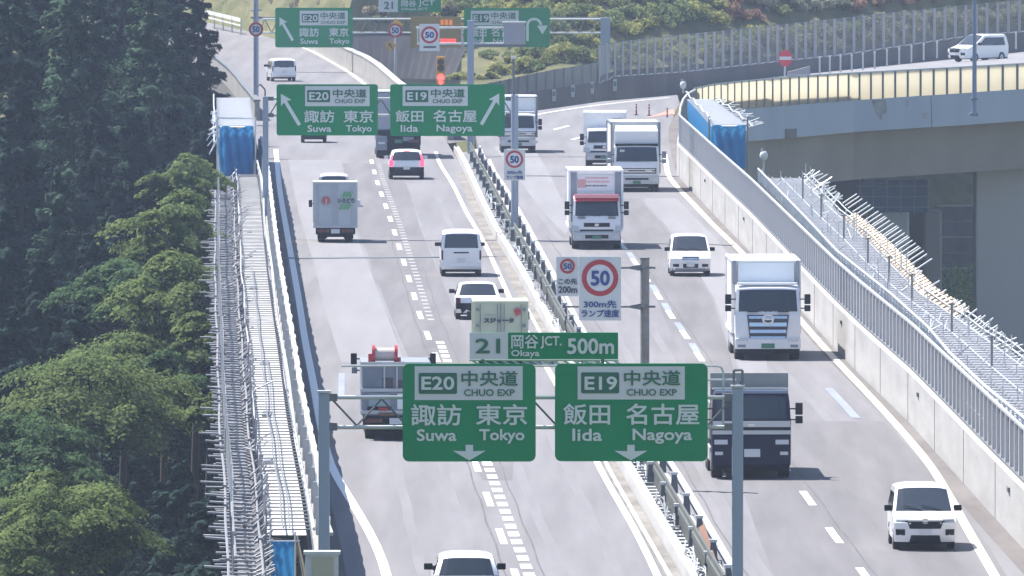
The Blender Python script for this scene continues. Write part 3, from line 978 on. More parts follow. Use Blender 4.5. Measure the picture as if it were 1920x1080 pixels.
# low mesh fence part towards the junction
f3 = lambda x: float(np.interp(x, [905, 942, 980, 1030, 1117, 1124], [158, 151, 142, 132, 118, 116]))
ribbon(f1, f3, 905, 1122, .1, .16, 14).build('fence_panel', mat('fence_panel', (.24, .24, .22), rough=.8, col2=(.19, .19, .17), nscale=1), root)
for x in np.arange(905, 1122, 17):
    MB().hexa([PW(x - .9, f1(x), -.02), PW(x + .9, f1(x), -.02), PW(x + .9, f1(x), .1), PW(x - .9, f1(x), .1), PW(x - .9, f3(x) - 1, -.02), PW(x + .9, f3(x) - 1, -.02), PW(x + .9, f3(x) - 1, .1), PW(x - .9, f3(x) - 1, .1)]).build('fence_post', GALV_D, root)
# chevron boards on it
for i, (x, y) in enumerate(((1039, 179), (1074, 171), (1110.5, 165), (1153, 160))):
    s_ = Sign('chevron_board', YW(x) - .7, (x - 3.6, y - 12, x + 3.6, y + 11), ['small white chevron board nearest the junction on the far wall', 'second small white chevron board along the far wall', 'third small white chevron board, below the end of the mesh fence', 'last small white chevron board, under the start of the clear screen'][i], 'chevron board', WHITE_S, 'chevron boards on the far wall')
    s_.ring(x, y - 3, 1.2, 2.6, DARK_T, 'arrow_mark', n=12, ky=1.6)
# delineator posts on the ramp edge behind the beige panels
a_pts = [(1537, 138.5), (1556, 137), (1576, 136), (1597, 134), (1618, 131.5), (1640, 129), (1663, 125), (1686, 121), (1709, 117), (1732, 113), (1757, 109), (1873, 97), (1905, 92)]
dp = None
for i, (x, y) in enumerate(a_pts):
    Yp = YW(x) - 18
    b = V(x, y, Yp)
    if dp is None:
        dp = thing('delineator_post', b, 'slim white delineator post in the row along the loop ramp', 'delineator', 'delineator posts along the loop ramp')
        MB().box(-.06, .06, -.05, .05, 0, 1.05).build('post_body', GALV, dp)
        MB().box(-.07, .07, -.055, .055, 1.06, 1.22).build('reflector', WHITE_S, dp)
    else:
        c_ = copy_tree(dp); c_.location = b
# ------------------------------------------------------------------ gantries and signs
def gantry_near():
    Y = 335.0
    root = thing('sign_gantry', V(1000, 745, Y), 'grey steel gantry with two posts carrying the big green signs over the near lanes', 'gantry')
    def q(x, y, d=0.0):
        return V(x, y, Y + d) - Vector(root.location)
    for x, yt in ((607.5, 736), (1383, 726)):
        a = q(x, yt, .25); b = q(x, 1330, .25)
        MB().box(a.x - .135, a.x + .135, a.y - .13, a.y + .13, b.z, a.z).build('post', POLE_B, root, bevel=.03)
        MB().box(a.x - .17, a.x + .17, a.y - .17, a.y + .17, a.z, a.z + .05).build('post_cap', GALV, root)
        for y in (745, 800):
            c = q(x + (14 if x < 900 else -14), y, .25)
            MB().box(c.x - .14, c.x + .14, c.y - .12, c.y + .12, c.z - .09, c.z + .09).build('bracket', GALV_D, root)
    for y in (745, 801):
        MB().tube(q(614, y, .25), q(1378, y, .25), .052, 10).build('truss_chord', GALV, root, smooth=.6)
        MB().tube(q(614, y, .85), q(1378, y, .85), .052, 10).build('truss_chord', GALV, root, smooth=.6)
    web = MB()
    xs_ = np.linspace(622, 1372, 17)
    for i in range(16):
        ya, yb = (748, 798) if i % 2 == 0 else (798, 748)
        web.tube(q(xs_[i], ya, .25), q(xs_[i + 1], yb, .25), .028, 6)
        web.tube(q(xs_[i], ya, .85), q(xs_[i + 1], yb, .85), .028, 6)
        web.tube(q(xs_[i], ya, .25), q(xs_[i], ya, .85), .025, 6)
    web.build('truss_web', GALV_D, root)
    # walkway rail and loops
    MB().path([q(640, 686, .5), q(1340, 686, .5), q(1352, 688, .5), q(1356, 698, .5), q(1356, 800, .5)], .03, 6).build('safety_rail', GALV, root)
    MB().path([q(1325, 712, .5), q(1380, 712, .5)], .03, 6).build('safety_rail', GALV, root)
    MB().path([q(1376, 728, .25), q(1376, 694, .25), q(1392, 694, .25), q(1392, 728, .25)], .035, 6).build('lifting_loop', GALV_D, root)
    for x in (800, 960, 1085, 1280):
        a, b = q(x, 684, .16), q(x, 860, .16)
        MB().box(a.x - .04, a.x + .04, a.y - .05, a.y + .05, b.z, a.z).build('sign_hanger', GALV_D, root)
    for x in (905, 1130):
        a, b = q(x, 628, .16), q(x, 690, .16)
        MB().box(a.x - .04, a.x + .04, a.y - .05, a.y + .05, b.z, a.z).build('sign_hanger', GALV_D, root)
    # open web of the lattice seen below the distance sign
    fr = MB()
    for k in range(15):
        x = 885 + k * 19
        fr.tube(q(x, 676, .3), q(x + 14, 684, .3), .025, 5)
    fr.tube(q(880, 675, .3), q(1160, 675, .3), .03, 6)
    fr.build('walkway_lattice', GALV, root)
gantry_near()

def down_arrow(s, cx):
    s.plate([(cx - 7, 834), (cx + 7, 834), (cx + 7, 846), (cx + 31, 845), (cx + 6, 860), (cx, 863), (cx - 6, 860), (cx - 31, 845), (cx - 7, 846)], WHITE_T, 'arrow', .02)

s = Sign('direction_sign', 334.8, (755, 682, 1004.5, 865.5), 'large green sign with a down arrow for Suwa and Tokyo on the near gantry', 'road sign', round_px=12)
s.rect((777.5, 686.5, 980, 750), WHITE_S)
s.rect((785, 699, 857, 738.5), GREEN_D, 'route_badge', .03, r=3)
s.text('E20', (790, 705.5, 852, 731), WHITE_T, .9, .045)
s.text('中央道', (865, 695, 971, 724), GREEN_T, .6, .03)
s.text('CHUO EXP', (870, 729.5, 965, 742.5), GREEN_T, .35, .03)
s.text('諏訪', (770.5, 757.5, 865, 798), WHITE_T, .75)
s.text('東京', (892.5, 757.5, 988.5, 797), WHITE_T, .75)
s.text('Suwa', (781.5, 804.5, 856, 827), WHITE_T, .75)
s.text('Tokyo', (898.5, 804.5, 983.5, 832), WHITE_T, .75)
down_arrow(s, 880)
s = Sign('direction_sign', 334.8, (1040.5, 681.5, 1327, 865), 'large green sign with a down arrow for Iida and Nagoya on the near gantry', 'road sign', round_px=12)
s.rect((1083, 687, 1284, 749), WHITE_S)
s.rect((1089.5, 698, 1161, 737.5), GREEN_D, 'route_badge', .03, r=3)
s.text('E19', (1096, 705.5, 1157, 731), WHITE_T, .9, .045)
s.text('中央道', (1170, 694, 1276, 723), GREEN_T, .6, .03)
s.text('CHUO EXP', (1175, 729, 1269, 742), GREEN_T, .35, .03)
s.text('飯田', (1056, 756.5, 1144, 796.5), WHITE_T, .75)
s.text('名古屋', (1174, 756.5, 1311.5, 796.5), WHITE_T, .75)
s.text('Iida', (1073, 803.5, 1129, 827), WHITE_T, .75)
s.text('Nagoya', (1186, 803.5, 1297.5, 832), WHITE_T, .75)
down_arrow(s, 1183)
s = Sign('distance_sign', 334.8, (880.5, 623.5, 1159, 673.5), 'long green and white board reading 21, Okaya JCT, 500m above the near gantry', 'road sign', round_px=1)
s.rect((880.5, 623.5, 952.5, 673.5), WHITE_S)
s.text('21', (891.5, 634.5, 938, 662.5), GREEN_T, 1.0, .03)
s.text('岡谷', (958.5, 627.5, 1009.5, 653.5), WHITE_T, .5)
s.text('JCT.', (1013.5, 630, 1053, 653.5), WHITE_T, .5)
s.text('Okaya', (958.5, 656, 1011.5, 671.5), WHITE_T, .4)
s.text('500m', (1063.5, 634, 1151.5, 664), WHITE_T, 1.0)

# second gantry
Y2 = 636.0
root = thing('sign_gantry', V(730, 200, Y2), 'grey gantry on a slim post by the forest side parapet, carrying the diverging arrow signs', 'gantry')
q = lambda x, y, d=0.0: V(x, y, Y2 + d) - Vector(root.location)
for x, y0, y1, nm in ((498, 181, 470, 'post'),):
    a, b = q(x, y0, .3), q(x, y1, .3)
    MB().box(a.x - .13, a.x + .13, a.y - .13, a.y + .13, b.z, a.z).build('post', POLE_B, root, bevel=.03)
for y in (185, 216):
    MB().tube(q(498, y, .3), q(966, y, .3), .06, 8).build('truss_chord', GALV, root)
for x in (508, 953):
    for y in (185, 216):
        a = q(x, y, .3)
        MB().box(a.x - .12, a.x + .12, a.y - .1, a.y + .1, a.z - .09, a.z + .09).build('bracket', GALV_D, root)
mb = MB()
for k in range(24):
    x = 505 + k * 19
    mb.tube(q(x, 185 if k % 2 else 216, .3), q(x + 19, 216 if k % 2 else 185, .3), .03, 5)
mb.build('truss_web', GALV_D, root)
MB().path([q(478, 165, .3), q(488, 158, .3), q(497, 168, .3), q(497, 183, .3)], .04, 6).build('lifting_loop', GALV_D, root)
s = Sign('direction_sign', Y2, (518.5, 158, 708.5, 254), 'green sign with an arrow slanting up toward Suwa and Tokyo on the second gantry', 'road sign', round_px=5)
s.rect((572, 161.5, 693, 199), WHITE_S)
s.rect((576, 169, 619, 191.5), GREEN_D, 'route_badge', .03, r=1.5)
s.text('E20', (579.5, 172.5, 616, 188), WHITE_T, .5, .045)
s.text('中央道', (624, 167, 687.5, 183), GREEN_T, .35, .03)
s.text('CHUO EXP', (627.5, 185.8, 684.5, 193.5), GREEN_T, .2, .03)
s.text('諏訪', (570.5, 206.5, 627, 230), WHITE_T, .45)
s.text('東京', (644, 206.5, 700, 230), WHITE_T, .45)
s.text('Suwa', (576.5, 234.5, 621.5, 247.5), WHITE_T, .45)
s.text('Tokyo', (648.5, 234.5, 697, 250.5), WHITE_T, .45)
s.arrow((561.5, 234.5), (526.5, 176), 6.5, 23, 17)
s = Sign('direction_sign', Y2, (731.5, 158, 946.5, 255), 'green sign with an arrow slanting up toward Iida and Nagoya on the second gantry', 'road sign', round_px=5)
s.rect((755, 161.5, 877, 198.5), WHITE_S)
s.rect((760, 169, 803, 191.5), GREEN_D, 'route_badge', .03, r=1.5)
s.text('E19', (763.5, 172.5, 800, 188), WHITE_T, .5, .045)
s.text('中央道', (808, 166.5, 871.5, 183), GREEN_T, .35, .03)
s.text('CHUO EXP', (811, 185.8, 867, 193.5), GREEN_T, .2, .03)
s.text('飯田', (741.5, 206.5, 794, 229), WHITE_T, .45)
s.text('名古屋', (812.5, 206, 894, 229), WHITE_T, .45)
s.text('Iida', (751, 234, 784, 247.5), WHITE_T, .45)
s.text('Nagoya', (818.5, 233.5, 886, 250.5), WHITE_T, .45)
s.arrow((902.5, 233.5), (936, 175), 6.5, 23, 17)

# pole with the square 50 sign in the median
root = thing('sign_pole', V(965, 460, Y2 - 2), 'tall slim grey pole in the central reserve behind the square 50 sign', 'pole')
q = lambda x, y, d=0.0: V(x, y, Y2 - 2 + d) - Vector(root.location)
MB().tube(q(965, 470), q(965, 178), .17, 12).build('shaft', POLE_B, root, smooth=.8)
MB().tube(q(963.5, 178), q(962.5, 112), .06, 8).build('mast', GALV_D, root)
MB().box(*[c for ab in zip(q(958, 110) - Vector((0, .15, 0)), q(968, 105) + Vector((0, .15, 0))) for c in ab]).build('lamp_head', WHITE_S, root)
MB().box(q(957, 0).x, q(973, 0).x, -.35, .35, q(0, 462).z, q(0, 442).z).build('pole_base', GALV_D, root)
s = Sign('speed_sign', Y2 - 2.4, (945, 280, 984.5, 338), 'white board with a red ringed 50 and blue lines of text on the median pole', 'speed sign', WHITE_S)
s.disc(964.7, 298.5, 13, mat('sign_white_bright', (.66, .68, .70), rough=.5))
s.ring(964.7, 298.5, 12.2, 16.3, RED_R)
s.text('50', (956.3, 292, 973.2, 306), BLUE_T, .8, .03)
s.text('300m先', (950.5, 319.5, 979.5, 327), BLUE_T, .25, .02)
s.text('ランプ速度', (949.5, 329, 981, 335.8), BLUE_T, .25, .02)

# double speed board on its own pole
Y5 = 446.0
root = thing('sign_pole', V(1209, 700, Y5), 'weathered grey steel pole standing behind the large paired 50 boards', 'pole')
q = lambda x, y, d=0.0: V(x, y, Y5 + d) - Vector(root.location)
MB().tube(q(1209, 830, .3), q(1209, 485, .3), .15, 14).build('shaft', mat('weathered_steel', (.27, .26, .25), rough=.7, metal=.2, col2=(.20, .18, .17), nscale=2.5), root, smooth=.8)
MB().tube(q(1209, 486, .3), q(1209, 483, .3), .16, 14).build('shaft_cap', GALV_D, root)
for y in (502, 575):
    MB().tube(q(1060, y, .15), q(1229, y, .15), .035, 8).build('sign_arm', GALV_D, root)
    a = q(1192, y, .15)
    MB().hexa([(a.x - .18, a.y - .05, a.z - .04), (a.x + .16, a.y - .05, a.z - .1), (a.x + .16, a.y + .1, a.z - .1), (a.x - .18, a.y + .1, a.z - .04), (a.x - .18, a.y - .05, a.z + .04), (a.x + .16, a.y - .05, a.z + .1), (a.x + .16, a.y + .1, a.z + .1), (a.x - .18, a.y + .1, a.z + .04)]).build('clamp', GALV_D, root)
s = Sign('speed_sign', Y5, (1085.5, 481, 1164.5, 601), 'large white board with a big red ringed 50 and blue words below', 'speed sign', WHITE_S)
s.disc(1125, 521, 30, MATS['sign_white_bright'], n=48)
s.ring(1125, 521, 25, 34.2, RED_R, n=56)
s.text('50', (1107.5, 507, 1143.5, 536), BLUE_T, 1.3, .03)
s.text('300m先', (1094.5, 563, 1156, 577.5), BLUE_T, .5, .02)
s.text('ランプ速度', (1090, 580.5, 1161, 595), BLUE_T, .45, .02)
s = Sign('speed_sign', Y5, (1043, 481, 1085, 555.5), 'small white board with a little 50 roundel and dark words for 200m ahead', 'speed sign', WHITE_S)
s.ring(1064, 499, 9.6, 14, RED_R)
s.text('50', (1056.5, 493.5, 1072, 505), BLUE_T, .5, .03)
s.text('この先', (1047, 522, 1082, 533.5), DARK_T, .45, .02)
s.text('200m', (1047, 536.5, 1082.5, 549.5), DARK_T, .5, .02)

# tall pole in the median with an arm: square 50 board and a grey detector box
Y6 = 778.0
root = thing('equipment_pole', V(882, 290, Y6), 'tall bluish pole in the central reserve with a long arm and grey detector frame', 'pole')
q = lambda x, y, d=0.0: V(x, y, Y6 + d) - Vector(root.location)
a, b = q(882.5, 300), q(882.5, 38)
MB().box(a.x - .19, a.x + .19, -.17, .17, a.z, b.z).build('shaft', POLE_B, root, bevel=.04)
MB().tube(q(780, 52, -.1), q(985, 52, -.1), .06, 8).build('arm', GALV, root)
MB().tube(q(782, 82, -.1), q(985, 82, -.1), .06, 8).build('arm', GALV, root)
for x in (783, 866, 905, 945, 983):
    MB().tube(q(x, 52, -.1), q(x, 82, -.1), .045, 6).build('arm_strut', GALV, root)
a, b = q(944, 82), q(984, 41)
MB().box(a.x, b.x, -.2, .25, a.z, b.z).build('detector_box', mat('detector_grey', (.30, .31, .35), rough=.6), root, bevel=.03)
a, b = q(941, 43), q(986, 40)
MB().box(a.x, b.x, -.3, .35, a.z, b.z).build('hood', WHITE_S, root)
a, b = q(888, 88), q(985, 82)
MB().box(a.x, b.x, -.15, .15, a.z, b.z).build('catwalk', GALV_D, root)
s = Sign('speed_sign', Y6 - .5, (786.5, 45, 824, 95.5), 'square white 50 board with a black bar below, hung before the amber message board', 'speed sign', WHITE_S)
s.disc(805.5, 65.5, 13, MATS['sign_white_bright'])
s.ring(805.5, 65.5, 11.7, 16, RED_R)
s.text('50', (796.8, 59.5, 814.2, 71.5), BLUE_T, .7, .03)
s.rect((794, 86.5, 817.5, 90), DARK_T, 'bar_mark', .03)

# traffic signal
Y7 = 905.0
c = V(826, 160, Y7)
root = thing('traffic_signal', c, 'yellow three lamp traffic signal showing red above the second gantry', 'traffic signal')
q = lambda x, y, d=0.0: V(x, y, Y7 + d) - c
a, b = q(818.5, 158), q(834.5, 106)
MB().box(a.x, b.x, 0, .25, a.z, b.z).build('backboard', YELLOW, root, bevel=.04)
for y, mt, r in ((116, SIG_OFF, 6.2), (128, SIG_OFF, 6.2), (145, SIG_ON, 6.4), (154.5, SIG_ON, 4)):
    p = q(826.5, y)
    mb = MB().tube((p.x, -.06, p.z), (p.x, .02, p.z), r / 28.0, 20)
    o = mb.build('lens', mt, root)
    mb = MB()
    for k in range(9):
        a0, a1 = math.pi * k / 9, math.pi * (k + 1) / 9
        R = r / 28.0 + .03
        mb.add([(p.x + R * math.cos(t_), y_, p.z + R * math.sin(t_)) for t_, y_ in ((a0, -.3), (a1, -.3), (a1, 0), (a0, 0))], [(0, 1, 2, 3)])
    mb.build('lens_hood', YELLOW, o)
MB().tube(q(826, 158, .1), q(826, 215, .1), .09, 8).build('post', GALV_D, root)

# round 50 signs
def round_sign(cx, cy, r, Y, y_base, label, pole_label, extra=False, top=None):
    root = thing('sign_pole', V(cx, y_base, Y + .2), pole_label, 'pole')
    q = lambda x, y, d=0.0: V(x, y, Y + .2 + d) - Vector(root.location)
    w = .17 if top is not None else .08
    MB().tube(q(cx, y_base, .1), q(cx, cy - r if top is None else top, .1), w, 10).build('shaft', POLE_B if top is not None else GALV, root, smooth=.8)
    if top is not None:
        MB().tube(q(cx - 10, 19, .1), q(cx + 12, 19, .1), .07, 6).build('arm', GALV, root)
        MB().tube(q(cx - 10, 33, .1), q(cx + 12, 33, .1), .07, 6).build('arm', GALV_D, root)
    s = Sign('speed_sign', Y, None or (cx - r, cy - r, cx + r, cy + r), label, 'speed sign', WHITE_S, poly=[(cx + r * math.cos(k * math.pi / 20), cy + r * math.sin(k * math.pi / 20)) for k in range(40)])
    s.ring(cx, cy, r * .72, r, RED_R)
    s.text('50', (cx - r * .5, cy - r * .42, cx + r * .5, cy + r * .42), BLUE_T, .45, .03)
    return root
round_sign(480, 55, 13.5, 872, 190, 'round red ringed 50 sign on the tall grey mast beside the ramp', 'tall grey mast at the ramp edge bearing a round 50 sign', top=-25)
round_sign(741, 57, 13.5, 955, 158, 'round red ringed 50 sign before the dark embankment', 'thin pole at the foot of the dark embankment')
Y8 = 954.0
s = Sign('arrow_board', Y8, (722, 76, 743, 96), 'small yellow board with a bent arrow on the thin pole at the dark embankment', 'warning sign', YELLOW, poly=[(732.5, 74.5), (743.5, 85.5), (732.5, 96.5), (721.5, 85.5)])
s.arrow((737, 92), (728, 80), 2.5, 9, 6).data.materials[0] = DARK_T
s = Sign('warning_sign', 955.4, (726, 34, 757, 60), 'pale triangular sign half hidden behind the round 50 sign', 'warning sign', YELLOW, poly=[(729, 76 - 18), (741, 34), (756, 46)])

# far gantry spanning both roads
Y9 = 1002.0
root = thing('sign_gantry', V(800, 48, Y9), 'wide lattice gantry farthest away, spanning the junction below the hillside', 'gantry')
q = lambda x, y, d=0.0: V(x, y, Y9 + d) - Vector(root.location)
for y in (36, 61.5):
    for d in (0.3, 1.2):
        MB().tube(q(485, y, d), q(1132, y, d), .07, 8).build('truss_chord', WHITE_S if d < 1 else GALV, root)
mb = MB()
for k in range(54):
    x = 485 + k * 12
    mb.tube(q(x, 36 if k % 2 else 61.5, .3), q(x + 12, 61.5 if k % 2 else 36, .3), .035, 5)
mb.build('truss_web', GALV_D, root)
MB().tube(q(485, 33, .7), q(1132, 33, .7), .05, 6).build('walkway_rail', GALV_D, root)
for x in (1135, ):
    a, b = q(x - 9, 150, .2), q(x + 9, 33, .2)
    MB().box(a.x, b.x, 0, .7, a.z, b.z).build('post', POLE_B, root)
s = Sign('direction_sign', Y9 - .2, (516, 14.5, 661.5, 89), 'green sign with an arrow toward Suwa and Tokyo on the farthest gantry', 'road sign', round_px=4)
s.rect((562, 20, 652, 47.5), WHITE_S)
s.rect((566, 26, 597, 42), GREEN_D, 'route_badge', .03, r=1)
s.text('E20', (568, 28.3, 595.5, 40), WHITE_T, .3, .045)
s.text('中央道', (601, 23, 647.5, 35.5), GREEN_T, .2, .03)
s.text('CHUO EXP', (602, 39, 647.5, 44.8), GREEN_T, .1, .03)
s.text('諏訪', (561, 52, 598, 69), WHITE_T, .3)
s.text('東京', (617, 52, 653.5, 68.5), WHITE_T, .3)
s.text('Suwa', (563, 72, 596.5, 82.5), WHITE_T, .3)
s.text('Tokyo', (617.5, 72, 655, 84.8), WHITE_T, .3)
s.arrow((549, 76), (524, 32.5), 5, 17, 13)
s = Sign('junction_sign', Y9 - .4, (710, -22, 827, 22.5), 'green and white board reading 21 Okaya JCT at the top of the farthest gantry', 'road sign', round_px=1)
s.rect((710, -22, 746, 22.5), WHITE_S)
s.text('21', (720, 3, 737, 17), GREEN_T, .5, .03)
s.text('岡谷', (752, .5, 780, 12.8), WHITE_T, .3)
s.text('JCT', (784.5, .5, 815, 13), WHITE_T, .3)
s.text('Okaya JCT', (752, 14.5, 802, 20), WHITE_T, .15)
s = Sign('message_board', Y9 - .6, (770, 31, 864.5, 89), 'dull amber message board with a glowing red line of characters on the farthest gantry', 'message board', mat('amber_board', (.36, .24, .07), rough=.6), round_px=2)
LED_A = mat('led_amber_dim', (.5, .16, .03), rough=.4, emit=(1, .25, .03), estr=.25)
for x in range(826, 856, 5):
    for y in (73, 77, 81):
        if (x * 7 + y * 3) % 5 != 0:
            s.rect((x, y, x + 3.6, y + 2.6), LED_R, 'led_cell', .02)
for x in (826, 834, 842):
    s.rect((x, 37, x + 6, 47), LED_A, 'led_cell', .02)
s = Sign('direction_sign', Y9 - .2, (870, 15, 1031, 88.5), 'green sign with a U shaped arrow for Iida and Nagoya on the farthest gantry', 'road sign', round_px=4)
s.rect((883, 20, 972.5, 47.5), WHITE_S)
s.rect((886, 26, 917, 42), GREEN_D, 'route_badge', .03, r=1)
s.text('E19', (888, 28.3, 916, 40), WHITE_T, .3, .045)
s.text('中央道', (921, 23, 967.5, 35.5), GREEN_T, .2, .03)
s.text('CHUO EXP', (922, 39, 967, 44.8), GREEN_T, .1, .03)
s.text('飯田', (884, 53, 912, 69), WHITE_T, .3)
s.text('名古屋', (921, 52, 976, 68.5), WHITE_T, .3)
s.text('Iida', (888, 72, 908, 82.5), WHITE_T, .3)
s.text('Nagoya', (924, 72, 970, 84.5), WHITE_T, .3)
up = [(986.5, 77), (986.5, 48)]
for k in range(11):
    a = math.pi * (1 - k / 10)
    up.append((1001.5 + 15 * math.cos(a), 47 - 14 * math.sin(a)))
for k in range(11):
    a = math.pi * k / 10
    up.append((1001.5 + 10 * math.cos(a), 47 - 9 * math.sin(a)))
up += [(991.5, 48), (991.5, 77)]
s.plate(up, WHITE_T, 'arrow', .02)
s.plate([(1007, 48), (1027, 48), (1017, 64.5)], WHITE_T, 'arrow_head', .024)

# no entry sign and small cabinet at the loop ramp
Y10 = 846.0
root = thing('sign_pole', V(1471, 150, Y10 + .2), 'thin grey pole under the red no entry sign', 'pole')
b = V(1473, 100, Y10 + .2) - Vector(root.location)
MB().tube((0, 0, -.2), (b.x, 0, b.z), .06, 8).build('shaft', GALV, root)
s = Sign('no_entry_sign', Y10, (1459, 93, 1486, 125), 'round red no entry sign with a white bar at the loop ramp edge', 'no entry sign', mat('no_entry_red', (.58, .05, .07), rough=.45), poly=[(1472.8 + 13.2 * math.cos(k * math.pi / 20), 109 + 15.5 * math.sin(k * math.pi / 20)) for k in range(40)])
s.rect((1461.5, 106, 1484, 112.3), WHITE_S, 'white_bar', .02)
c = V(1498, 148, 846.5)
root = thing('roadside_cabinet', c, 'low pale grey box cover standing beside the no entry sign', 'cabinet')
a, b = V(1477, 150, 846.5) - c, V(1519, 124, 846.5) - c
MB().hexa([(a.x, 0, a.z), (b.x, 0, a.z), (b.x, .5, a.z), (a.x, .5, a.z), (a.x, 0, b.z - .35), (b.x, 0, b.z), (b.x, .5, b.z), (a.x, .5, b.z - .35)]).build('box_cover', mat('cabinet_grey', (.30, .31, .34), rough=.6), root)
MB().box(a.x, b.x, -.03, 0, a.z + .3, a.z + .36).build('trim', GALV, root)

# tall lamp pole outside the loop ramp
Yp = 806.0
c = V(1827, 216, Yp)
root = thing('lamp_pole', c, 'tall blue grey lamp pole fixed to the girder face of the loop ramp', 'lamp pole')
t_ = V(1827, -60, Yp) - c
MB().tube((0, 0, 0), (0, 0, t_.z), .14, 12, .10).build('shaft', mat('lamp_pole_blue', (.16, .22, .33), rough=.5, metal=.2), root, smooth=.8)
MB().box(-.28, .2, -.1, .9, -.05, .12).build('bracket', GALV_D, root)
MB().box(-.2, .2, -.2, .9, .9, 1.0).build('bracket', GALV_D, root)

# cabinet on the near parapet in front of the gantry post
c = V(604, 1100, 325)
root = thing('control_cabinet', c, 'pale steel cabinet with a yellowish door on the parapet in front of the gantry post', 'cabinet')
q = lambda x, y, d=0.0: V(x, y, 325 + d) - c
a, b = q(572, 1130), q(634, 1038)
MB().box(a.x, b.x, 0, .5, a.z, b.z).build('body', GALV, root, bevel=.02)
a, b = q(585, 1130), q(626, 1046)
MB().box(a.x, b.x, -.03, 0, a.z, b.z).build('door', mat('cabinet_door', (.42, .40, .29), rough=.6, col2=(.36, .35, .27), nscale=1.2), root)
a, b = q(569, 1040), q(638, 1034)
MB().box(a.x, b.x, -.08, .6, a.z, b.z).build('lid', GALV, root)

# rubber posts at the nose, beacons
rp_ = None
for i, (x, yb, yt) in enumerate(((1193, 216, 208), (1217, 217, 205), (1251, 224, 199))):
    Yp = G(x, yb).y if i < 2 else G(x, yb - 4).y
    b = V(x, yb, Yp)
    if rp_ is None:
        rp_ = thing('rubber_post', b, 'slim red rubber lane post standing at the ramp nose', 'lane post', 'red rubber posts at the ramp nose')
        MB().tube((0, 0, 0), (0, 0, .72), .055, 8, .045).build('post_body', RED_R, rp_)
        for z in (.35, .55):
            MB().tube((0, 0, z), (0, 0, z + .07), .062, 8).build('reflective_band', WHITE_S, rp_)
        MB().tube((0, 0, 0), (0, 0, .05), .13, 10).build('base', BLACKP, rp_)
    else:
        c_ = copy_tree(rp_); c_.location = b
def beacon(x, yb, yt, Y, label):
    b = V(x, yb, Y)
    hgt = V(x, yt, Y).z - b.z
    root = thing('beacon_lamp', b, label, 'beacon')
    MB().tube((0, 0, 0), (0, 0, hgt - .25), .04, 8).build('post', GALV, root)
    mb = MB()
    n = 10
    vs, fs = [], []
    for i in range(1, 7):
        a = math.pi * i / 7
        for k in range(n):
            vs.append((.19 * math.sin(a) * math.cos(2 * math.pi * k / n), .19 * math.sin(a) * math.sin(2 * math.pi * k / n), hgt - .22 + .24 * math.cos(a)))
    for i in range(5):
        for k in range(n):
            fs.append((i * n + k, i * n + (k + 1) % n, (i + 1) * n + (k + 1) % n, (i + 1) * n + k))
    fs += [tuple(range(n)), tuple(range(5 * n + n - 1, 5 * n - 1, -1))]
    mb.add(vs, fs).build('lamp_globe', WHITE_S, root, smooth=3.2)
    MB().box(-.13, -.02, -.05, .05, hgt - .05, hgt + .12).build('reflector', GALV, root)
beacon(1281, 175, 152, 790, 'white globe beacon on the bend of the bar screen wall')
beacon(1432, 331, 283, 640, 'white globe beacon on a thin post at the far end of the valley side scaffolding')
